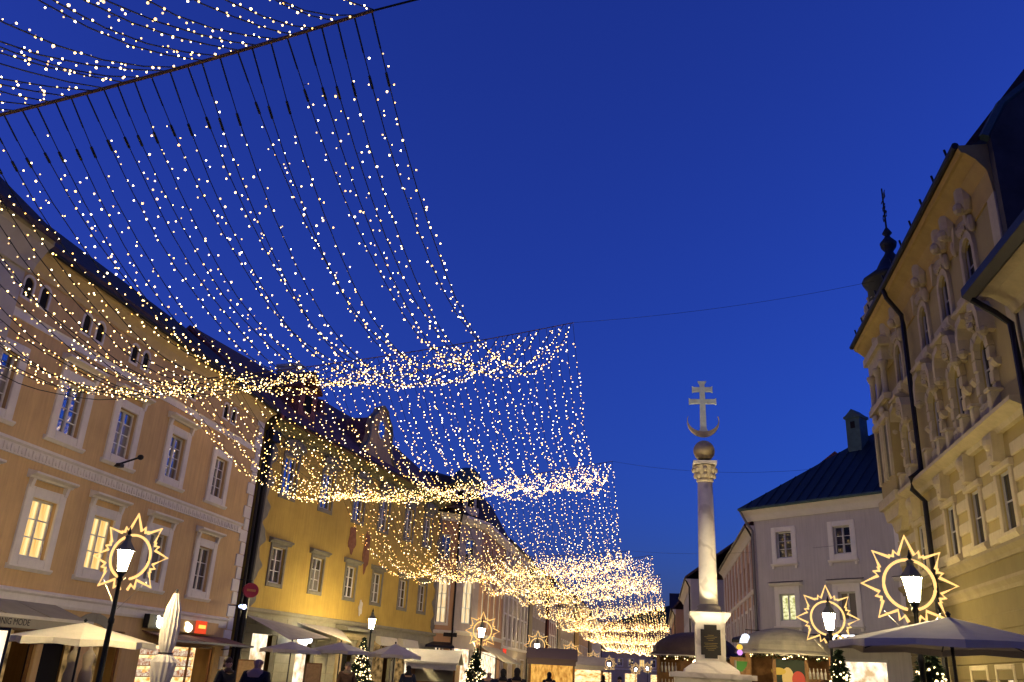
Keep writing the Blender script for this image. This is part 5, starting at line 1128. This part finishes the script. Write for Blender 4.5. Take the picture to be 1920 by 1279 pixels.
# street name plate on the salmon house
mb = MB(); mb.box(-0.5, 0.5, -0.02, 0.02, -0.14, 0.14); s0, z0 = fA.px(845, 1190, -0.2); o = mb.build('street_name_plate', M_dark, None, fA.w(s0, -0.1, z0), fA.a); tag(o, 'dark street name plate on the salmon corner house', 'sign')

# ================================================================== market stalls round the column
def stall(px, py, Y, half, label, roofm, art):
    p = onY(px, py, Y); ze = p.z; o = thing('market_stall', label, 'market stall', (p.x, p.y, 0), 0, 'market stalls by the column'); b = half*0.86
    mb = MB(); prof = [(1.06, ze-0.05), (1.06, ze), (1.0, ze+0.06)] + [(math.cos(t), ze+0.06+0.78*math.sin(t)) for t in [R(12*i) for i in range(1, 8)]] + [(0.02, ze+0.84)]
    n = 24; prof = [(r_*half, z_) for r_, z_ in prof]; vs = []
    for r_, z_ in prof:
        for i in range(n):
            a = 2*math.pi*(i+0.5)/n; k_ = (1.0 if i % 2 else 0.985); vs.append((r_*k_*math.cos(a), r_*0.8*k_*math.sin(a), z_))
    mb.add(vs, [(j*n+i, j*n+(i+1) % n, (j+1)*n+(i+1) % n, (j+1)*n+i) for j in range(len(prof)-1) for i in range(n)] + [tuple((len(prof)-1)*n+i for i in range(n))])
    mb.build('dome_roof', roofm, o)
    mb = MB(); mb.lathe([(half*1.07, ze-0.09), (half*1.07, ze-0.05)], 0, 0, 24, sy=0.8); mb.build('roof_rim', mat('pale_rim', (0.45, 0.42, 0.36), 0.6), o)
    for x in (-b, -b*0.36, b*0.42, b):
        mb = MB(); mb.box(x-0.06, x+0.06, -b*0.72-0.06, -b*0.72+0.06, 0, ze-0.1); mb.build('post', M_wood, o)
    for k_ in range(6): mb = MB(); mb.box(-b, b, -b*0.72-0.03, -b*0.72+0.03, 0.02+k_*0.17, 0.18+k_*0.17); mb.build('front_plank', M_wood, o)
    mb = MB(); mb.box(-b, b, b*0.7, b*0.74, 0, ze-0.1); mb.build('back_wall', M_wood, o)
    for sx in (-1, 1):
        mb = MB(); mb.box(sx*b-0.03, sx*b+0.03, -b*0.6, b*0.7, 0, ze-0.1); mb.build('side_wall', M_wood, o)
    mb = MB(); mb.box(-b-0.1, b+0.1, -b*0.72-0.3, -b*0.72+0.1, 1.05, 1.1); mb.build('counter', M_wood, o)
    mb = MB(); gb = MB()
    for i in range(260):
        t = random.uniform(-1.0, 1.0); c = Vector((t*half*1.02, -half*0.8*math.sqrt(max(0, 1-t*t*0.98))*0.96, ze-0.14+random.uniform(-0.10, 0.05))); d1 = Vector((random.uniform(-1, 1), random.uniform(-1, 1), random.uniform(-1, 1))).normalized()*0.09; d2 = d1.cross(Vector((0.3, 0.2, 1))).normalized()*0.03
        mb.add([c-d2, c+d2, c+d1], [(0, 1, 2)])
        if i % 14 == 0: gb.add([(c.x+q[0]*0.02, c.y-0.04+q[1]*0.02, c.z+q[2]*0.02) for q in ICO[0]], ICO[1])
    g_ = mb.build('fir_garland', M_fir, o); g_['kind'] = 'stuff'; gb.build('garland_bulb', M_tb, g_)['kind'] = 'stuff'
    if art:   # painted figure boards standing in the front opening
        fy = -b*0.72-0.02
        mb = MB(); mb.box(-b*0.34, b*0.40, fy+0.03, fy+0.05, 1.1, ze-0.25); mb.build('picture_board', mat('dark_green_board', (0.02, 0.03, 0.02), 0.7), o)
        for x, z_, rx, rz, c in ((-0.05, 1.95, 0.2, 0.34, (0.55, 0.42, 0.2)), (-0.36, 2.15, 0.25, 0.12, (0.5, 0.36, 0.06)), (0.3, 1.9, 0.22, 0.28, (0.42, 0.05, 0.04)), (-0.05, 1.55, 0.24, 0.2, (0.5, 0.4, 0.2))):
            mb = MB(); mb.prism_y([(x+rx*math.cos(2*math.pi*i/18), z_+rz*math.sin(2*math.pi*i/18)) for i in range(18)][::-1], fy-0.005-abs(x)*0.01, fy+0.025); mb.build('painted_shape', mat('paint_%d_%d' % (x*100, z_*100), c, 0.6), o)
    for sx in ((1,) if art else (-1,)):
        for zz in (1.35, 1.95):
            mb = MB(); mb.box(sx*b*0.72-0.34, sx*b*0.72+0.34, -b*0.6, -b*0.4, zz-0.03, zz); mb.build('shelf', M_wood, o)
            for i in range(5):
                mb = MB(); mb.lathe([(0.042, 0), (0.042, 0.2), (0.015, 0.27), (0.015, 0.36)], 0, 0, 8); link('bottle', cached('bottle', lambda: mb.mesh('bottle', mat('milky_bottle', (0.55, 0.53, 0.48), 0.3), True)), o, (sx*b*0.72-0.26+0.13*i, -b*0.5, zz))
    mb = MB(); mb.blob((0, 0, ze-0.3), 0.09, 0.09, 0.12, 10, 6); mb.build('pendant_bulb', emit('stall_bulb', (1, 0.7, 0.35), 25), o)
    return o
stall(1470, 1224, 34.0, 1.62, 'market stall with grey ribbed dome roof and painted figure board', mat('grey_tarpaulin', (0.23, 0.21, 0.175), 0.7, 0.25, 3), True)
stall(1303, 1228, 36.5, 1.66, 'market stall with dark brown dome roof behind the column', mat('brown_tarpaulin', (0.07, 0.045, 0.04), 0.7, 0.25, 3), False)
# plank screen and sign between the stalls
pp = onY(1388, 1232, 33.0); o = thing('plank_screen', 'upright wooden plank screen between column and grey domed stall', 'screen', (pp.x, 33.0, 0))
for i in range(5): mb = MB(); mb.box(-0.36+0.145*i, -0.22+0.145*i, -0.02, 0.02, 0, pp.z); link('plank', cached('plank', lambda: mb.mesh('plank', M_wood)) if i == 0 else cached('plank', None), o, (0.145*i, 0, 0))
pp = onY(1386, 1250, 31.5); o = thing('leaf_sign', 'green leaf shaped sign on a thin grey post', 'sign', (pp.x-0.12, 31.5, 0)); mb = MB(); mb.lathe([(0.035, 0), (0.035, pp.z+0.2)], 0, 0, 8); mb.build('post', mat('grey_zinc', (0.2, 0.19, 0.19)), o)
mb = MB(); mb.prism_y([(0.04, pp.z-0.16), (0.22, pp.z-0.15), (0.36, pp.z+0.02), (0.4, pp.z+0.17), (0.04, pp.z+0.17)], -0.012, 0.012); mb.build('leaf', mat('leaf_green', (0.035, 0.16, 0.025), 0.6), o)
pp = onY(1398, 1197, 33.6); o = thing('hanging_lamp', 'white bell shaped lamp hanging beside the grey domed stall', 'lamp', (pp.x, 33.6, pp.z)); mb = MB(); mb.lathe([(0.04, 0.16), (0.12, 0.12), (0.2, -0.04), (0.22, -0.16)], 0, 0, 14); mb.build('shade', emit('lamp_shade_blue_white', (0.80, 0.86, 1.0), 1.6), o, smooth=True)
mb = MB(); mb.tube([(0, 0, 0.16), (0, 0, 0.3), (0.9, 0.6, 0.32)], 0.015, 5); mb.build('arm', M_dark, o)
pp = onY(1387, 1219, 33.2); o = thing('paper_lantern', 'small yellow and violet ball lantern by the plank screen', 'lantern', (pp.x, 33.2, pp.z)); mb = MB(); mb.blob((0, 0, 0.1), 0.11, 0.11, 0.1, 10, 6); mb.build('upper_ball', emit('yellow_lantern', (1.0, 0.6, 0.08), 1.2), o); mb = MB(); mb.blob((0, 0, -0.08), 0.10, 0.10, 0.1, 10, 6); mb.build('lower_ball', emit('violet_lantern', (0.8, 0.35, 0.95), 1.2), o)
mb = MB(); mb.tube([(0, 0, -0.17), (0, 0, -0.4)], 0.01, 4); mb.build('cord', M_dark, o)
def hut(px, py, Y, half, label, inm, roofm):
    p = onY(px, py, Y); ze = p.z; o = thing('market_hut', label, 'market hut', (p.x, p.y, 0), R(6), 'lit market huts along the street'); d = 1.1
    mb = MB(); mb.prism_x([(-d-0.3, ze-0.05), (0, ze+0.55), (d+0.3, ze-0.05), (d+0.3, ze+0.04), (0, ze+0.66), (-d-0.3, ze+0.04)], -half-0.2, half+0.2); mb.build('roof', roofm, o)
    mb = MB(); mb.box(-half-0.1, half+0.1, -d-0.22, -d-0.14, ze-0.32, ze-0.06); mb.build('fascia', roofm, o)
    mb = MB(); mb.box(-half, half, d-0.05, d, 0, ze-0.05); mb.build('back_wall', inm, o)
    for sx in (-1, 1): mb = MB(); mb.box(sx*half-0.05, sx*half+0.05, -d, d-0.06, 0, ze-0.05); mb.build('side_wall', M_wood, o)
    mb = MB(); mb.box(-half+0.06, half-0.06, -d-0.1, -d+0.3, 0.0, 1.0); mb.build('counter', M_wood, o)
    return o
M_orange = emit_noise('orange_hut_interior', (0.30, 0.09, 0.01), (1.0, 0.55, 0.12), 1.3, (7, 7, 3), 5, 0.25, 0.8)
hut(1035, 1237, 56, 1.35, 'orange lit market hut below the second row of sun ornaments', M_orange, mat('mauve_fascia', (0.13, 0.09, 0.085), 0.8))
hut(1095, 1248, 72, 1.4, 'market hut further down the street with grey roof', M_shop, M_canvasg)
hut(815, 1243, 47, 1.2, 'white market hut at the far corner of the ochre house', mat('white_boards', (0.5, 0.48, 0.44), 0.7, 0.1, 3), mat('white_boards', (0.5, 0.48, 0.44)))
# lit display case at the left, menu boards
pp = onY(-34, 1240, 15.5); o = thing('display_case', 'brightly lit display case with black frame beside the awning', 'display case', (pp.x, 15.5, 0), R(35)); mb = MB(); mb.box(-0.5, 0.36, -0.06, 0.06, 0.6, 1.95); mb.build('case', M_dark, o); mb = MB(); mb.box(-0.46, 0.31, -0.075, -0.062, 0.65, 1.9); mb.build('lit_panel', emit_noise('lit_poster', (1, 0.72, 0.4), (1, 0.95, 0.82), 1.5, (2, 2, 2), 2), o)
for x in (-0.4, 0.26): mb = MB(); mb.box(x-0.03, x+0.03, -0.03, 0.03, 0, 0.6); mb.build('leg', M_dark, o)
for px_, Y_, lb in ((587, 30.0, 'brown menu board in front of the ochre house'), (461, 26.0, 'pale framed menu board near the peach house corner')):
    pp = onY(px_, 1262, Y_); o = thing('menu_board', lb, 'menu board', (pp.x, Y_, 0), R(8), 'menu boards'); mb = MB(); mb.box(-0.28, 0.28, -0.02, 0.02, 0.75, 1.6); mb.build('frame', M_wood, o); mb = MB(); mb.box(-0.25, 0.25, -0.026, -0.022, 0.79, 1.56); mb.build('sheet', mat('menu_sheet', (0.42, 0.26, 0.12), 0.8, 0.25, 14), o)
    for x in (-0.22, 0.22): mb = MB(); mb.tube([(x, 0, 0.75), (x, 0.12, 0)], 0.02, 5); mb.build('leg', M_wood, o)
# dress forms in front of the fashion shop
for px_, Y_, lb, c in ((170, 23.6, 'pale dress form on a stand under the cream parasol', (0.50, 0.40, 0.26)), (141, 23.2, 'dress form wearing a light blouse under the cream parasol', (0.42, 0.34, 0.2))):
    pp = onY(px_, 1218, Y_); o = thing('dress_form', lb, 'dress form', (pp.x, Y_, 0), 0, 'dress forms outside the shop'); z_ = pp.z
    mb = MB(); mb.lathe([(0.16, z_-0.95), (0.2, z_-0.8), (0.19, z_-0.65), (0.13, z_-0.45), (0.17, z_-0.25), (0.18, z_-0.15), (0.10, z_-0.05), (0.055, z_), (0.05, z_+0.08), (0.0, z_+0.09)], 0, 0, 16, sy=0.7); mb.build('torso', mat('linen_%d' % px_, c, 0.9, 0.1, 5), o, smooth=True)
    mb = MB(); mb.lathe([(0.2, 0), (0.2, 0.03), (0.03, 0.06), (0.025, z_-0.95)], 0, 0, 10); mb.build('stand', M_dark, o)

# ================================================================== people
def skin_mesh(name, verts, edges, radii, m_, parent=None, loc=(0, 0, 0), rotz=0):
    me = bpy.data.meshes.new(name); me.from_pydata(verts, edges, []); me.materials.append(m_); o = link(name, me, parent, loc, rotz)
    md = o.modifiers.new('skin', 'SKIN'); md.use_smooth_shade = True
    for i, sv in enumerate(me.skin_vertices[0].data): sv.radius = radii[i]; sv.use_root = (i == 0)
    s2 = o.modifiers.new('sub', 'SUBSURF'); s2.levels = 1; s2.render_levels = 2; return o
M_skin = mat('skin', (0.42, 0.24, 0.16), 0.6)
def person(px, py, Y, h, face, coat, hair, label, hood=False, stride=0.12):
    p = onY(px, py, Y); k = h/1.72; root = (p.x, Y, 0)
    V = [(0, 0, 0.98), (0, 0, 1.2), (0, 0.01, 1.42), (0, 0.0, 1.5), (0, -0.02, 1.58), (0, -0.03, 1.66),
         (-0.10, 0, 0.92), (-0.11, -stride, 0.5), (-0.11, -stride*0.6, 0.09), (-0.11, -stride*0.6-0.16, 0.04),
         (0.10, 0, 0.92), (0.11, stride*0.5, 0.5), (0.11, stride*1.3, 0.09), (0.11, stride*1.3-0.16, 0.04),
         (-0.19, 0.0, 1.41), (-0.26, 0.03, 1.14), (-0.24, -0.08, 0.90), (-0.235, -0.11, 0.81),
         (0.19, 0.0, 1.41), (0.26, 0.03, 1.14), (0.24, -0.06, 0.90), (0.235, -0.09, 0.81)]
    E = [(0, 1), (1, 2), (2, 3), (3, 4), (4, 5), (0, 6), (6, 7), (7, 8), (8, 9), (0, 10), (10, 11), (11, 12), (12, 13), (2, 14), (14, 15), (15, 16), (16, 17), (2, 18), (18, 19), (19, 20), (20, 21)]
    rr = [(0.15, 0.11), (0.13, 0.10), (0.15, 0.10), (0.055, 0.055), (0.08, 0.095), (0.075, 0.09), (0.09, 0.09), (0.06, 0.06), (0.045, 0.05), (0.035, 0.03), (0.09, 0.09), (0.06, 0.06), (0.045, 0.05), (0.035, 0.03), (0.06, 0.06), (0.042, 0.042), (0.033, 0.033), (0.035, 0.02), (0.06, 0.06), (0.042, 0.042), (0.033, 0.033), (0.035, 0.02)]
    b = skin_mesh('person', [(x*k, y*k, z*k) for x, y, z in V], E, [(a*k, c*k) for a, c in rr], M_skin, None, root, R(face)); tag(b, label, 'person', 'people walking in the square')
    ci = [0, 1, 2, 14, 15, 16, 18, 19, 20]; mp = {v: i for i, v in enumerate(ci)}
    cv = [V[i] for i in ci] + [(0, 0.0, 0.72), (0, 0.0, 1.5)]; ce = [(mp[a], mp[c]) for a, c in E if a in mp and c in mp] + [(0, 9), (2, 10)]
    cr_ = [(0.19, 0.14), (0.18, 0.14), (0.185, 0.13), (0.08, 0.08), (0.065, 0.065), (0.055, 0.055), (0.08, 0.08), (0.065, 0.065), (0.055, 0.055), (0.21, 0.16), (0.085, 0.08)]
    skin_mesh('coat', [(x*k, y*k, z*k) for x, y, z in cv], ce, [(a*k, c*k) for a, c in cr_], coat, b)
    ti = [0, 6, 7, 8, 10, 11, 12]; tm = {v: i for i, v in enumerate(ti)}
    skin_mesh('trousers', [tuple(q*k for q in V[i]) for i in ti], [(tm[a], tm[c]) for a, c in E if a in tm and c in tm], [(a*k, c*k) for a, c in ((0.16, 0.12), (0.105, 0.105), (0.08, 0.08), (0.07, 0.07), (0.105, 0.105), (0.08, 0.08), (0.07, 0.07))], mat('dark_trousers', (0.02, 0.02, 0.026), 0.9), b)
    mb = MB(); mb.blob((0, 0.012*k, 1.655*k), 0.092*k*(1.25 if hood else 1), 0.105*k*(1.2 if hood else 1), (0.115 if hood else 0.10)*k, 12, 8); mb.blob((0, 0.05*k, 1.57*k), 0.08*k, 0.07*k, 0.10*k, 10, 6)
    if hood: mb.lathe([(0.20*k, 1.40*k), (0.17*k, 1.48*k), (0.13*k, 1.56*k), (0.115*k, 1.64*k)], 0, 0.01*k, 14)
    else: mb.lathe([(0.17*k, 1.42*k), (0.11*k, 1.49*k), (0.085*k, 1.53*k)], 0, 0.01*k, 14); mb.build('hood' if hood else 'hair', hair, b, smooth=True)
    mb = MB(); mb.blob((0, -0.112*k, 1.60*k), 0.014*k, 0.022*k, 0.022*k, 8, 5)
    for sx in (-1, 1): mb.blob((sx*0.082*k, -0.015*k, 1.605*k), 0.012*k, 0.02*k, 0.03*k, 8, 5)
    mb.build('nose_and_ears', M_skin, b, smooth=True)
    mb = MB()
    for sx in (-1, 1): mb.blob((sx*0.032*k, -0.10*k, 1.628*k), 0.011*k, 0.008*k, 0.008*k, 8, 5)
    mb.build('eyes', M_blackhole, b)
    return b
C_dark = mat('dark_wool_coat', (0.016, 0.015, 0.018), 0.95, 0.3, 9); C_navy = mat('navy_coat', (0.015, 0.02, 0.04), 0.9, 0.3, 9); C_brown = mat('brown_coat', (0.09, 0.05, 0.03), 0.9, 0.3, 9)
H_brown = mat('brown_hair', (0.07, 0.035, 0.015), 0.7, 0.4, 40); H_black = mat('black_hair', (0.012, 0.01, 0.01), 0.7, 0.3, 40); H_grey = mat('light_hair', (0.22, 0.16, 0.10), 0.7, 0.3, 40)
person(428, 1243, 18.0, 1.62, 70, C_dark, H_brown, 'person in dark jacket with brown hair at the peach house corner')
person(485, 1237, 14.5, 1.70, 175, C_dark, C_dark, 'person in a dark hooded coat seen from behind before the ochre house', True)
person(651, 1262, 26.0, 1.66, 20, C_brown, H_grey, 'person with light hair in front of the ochre house doorway')
person(765, 1270, 30.0, 1.66, 200, C_navy, H_black, 'person in navy coat by the white market hut')
person(917, 1262, 30.0, 1.66, 160, C_navy, C_navy, 'person in a navy hood right of the lamp with the tree', True)
person(944, 1260, 26.0, 1.70, 185, C_navy, H_black, 'person in navy coat seen from behind below the long awning')
person(970, 1258, 25.0, 1.74, 180, C_dark, H_black, 'person in black coat seen from behind beside the navy one')
person(1030, 1266, 34.0, 1.70, 175, C_dark, H_black, 'person in black coat before the orange lit hut')
person(1131, 1270, 40.0, 1.70, 190, C_dark, H_brown, 'person in dark coat in the far street')
person(1162, 1272, 36.0, 1.68, 0, C_brown, H_black, 'person in brown coat walking out of the far street')
person(1338, 1272, 26.5, 1.60, 90, C_brown, H_brown, 'person with brown hair passing before the column plinth')
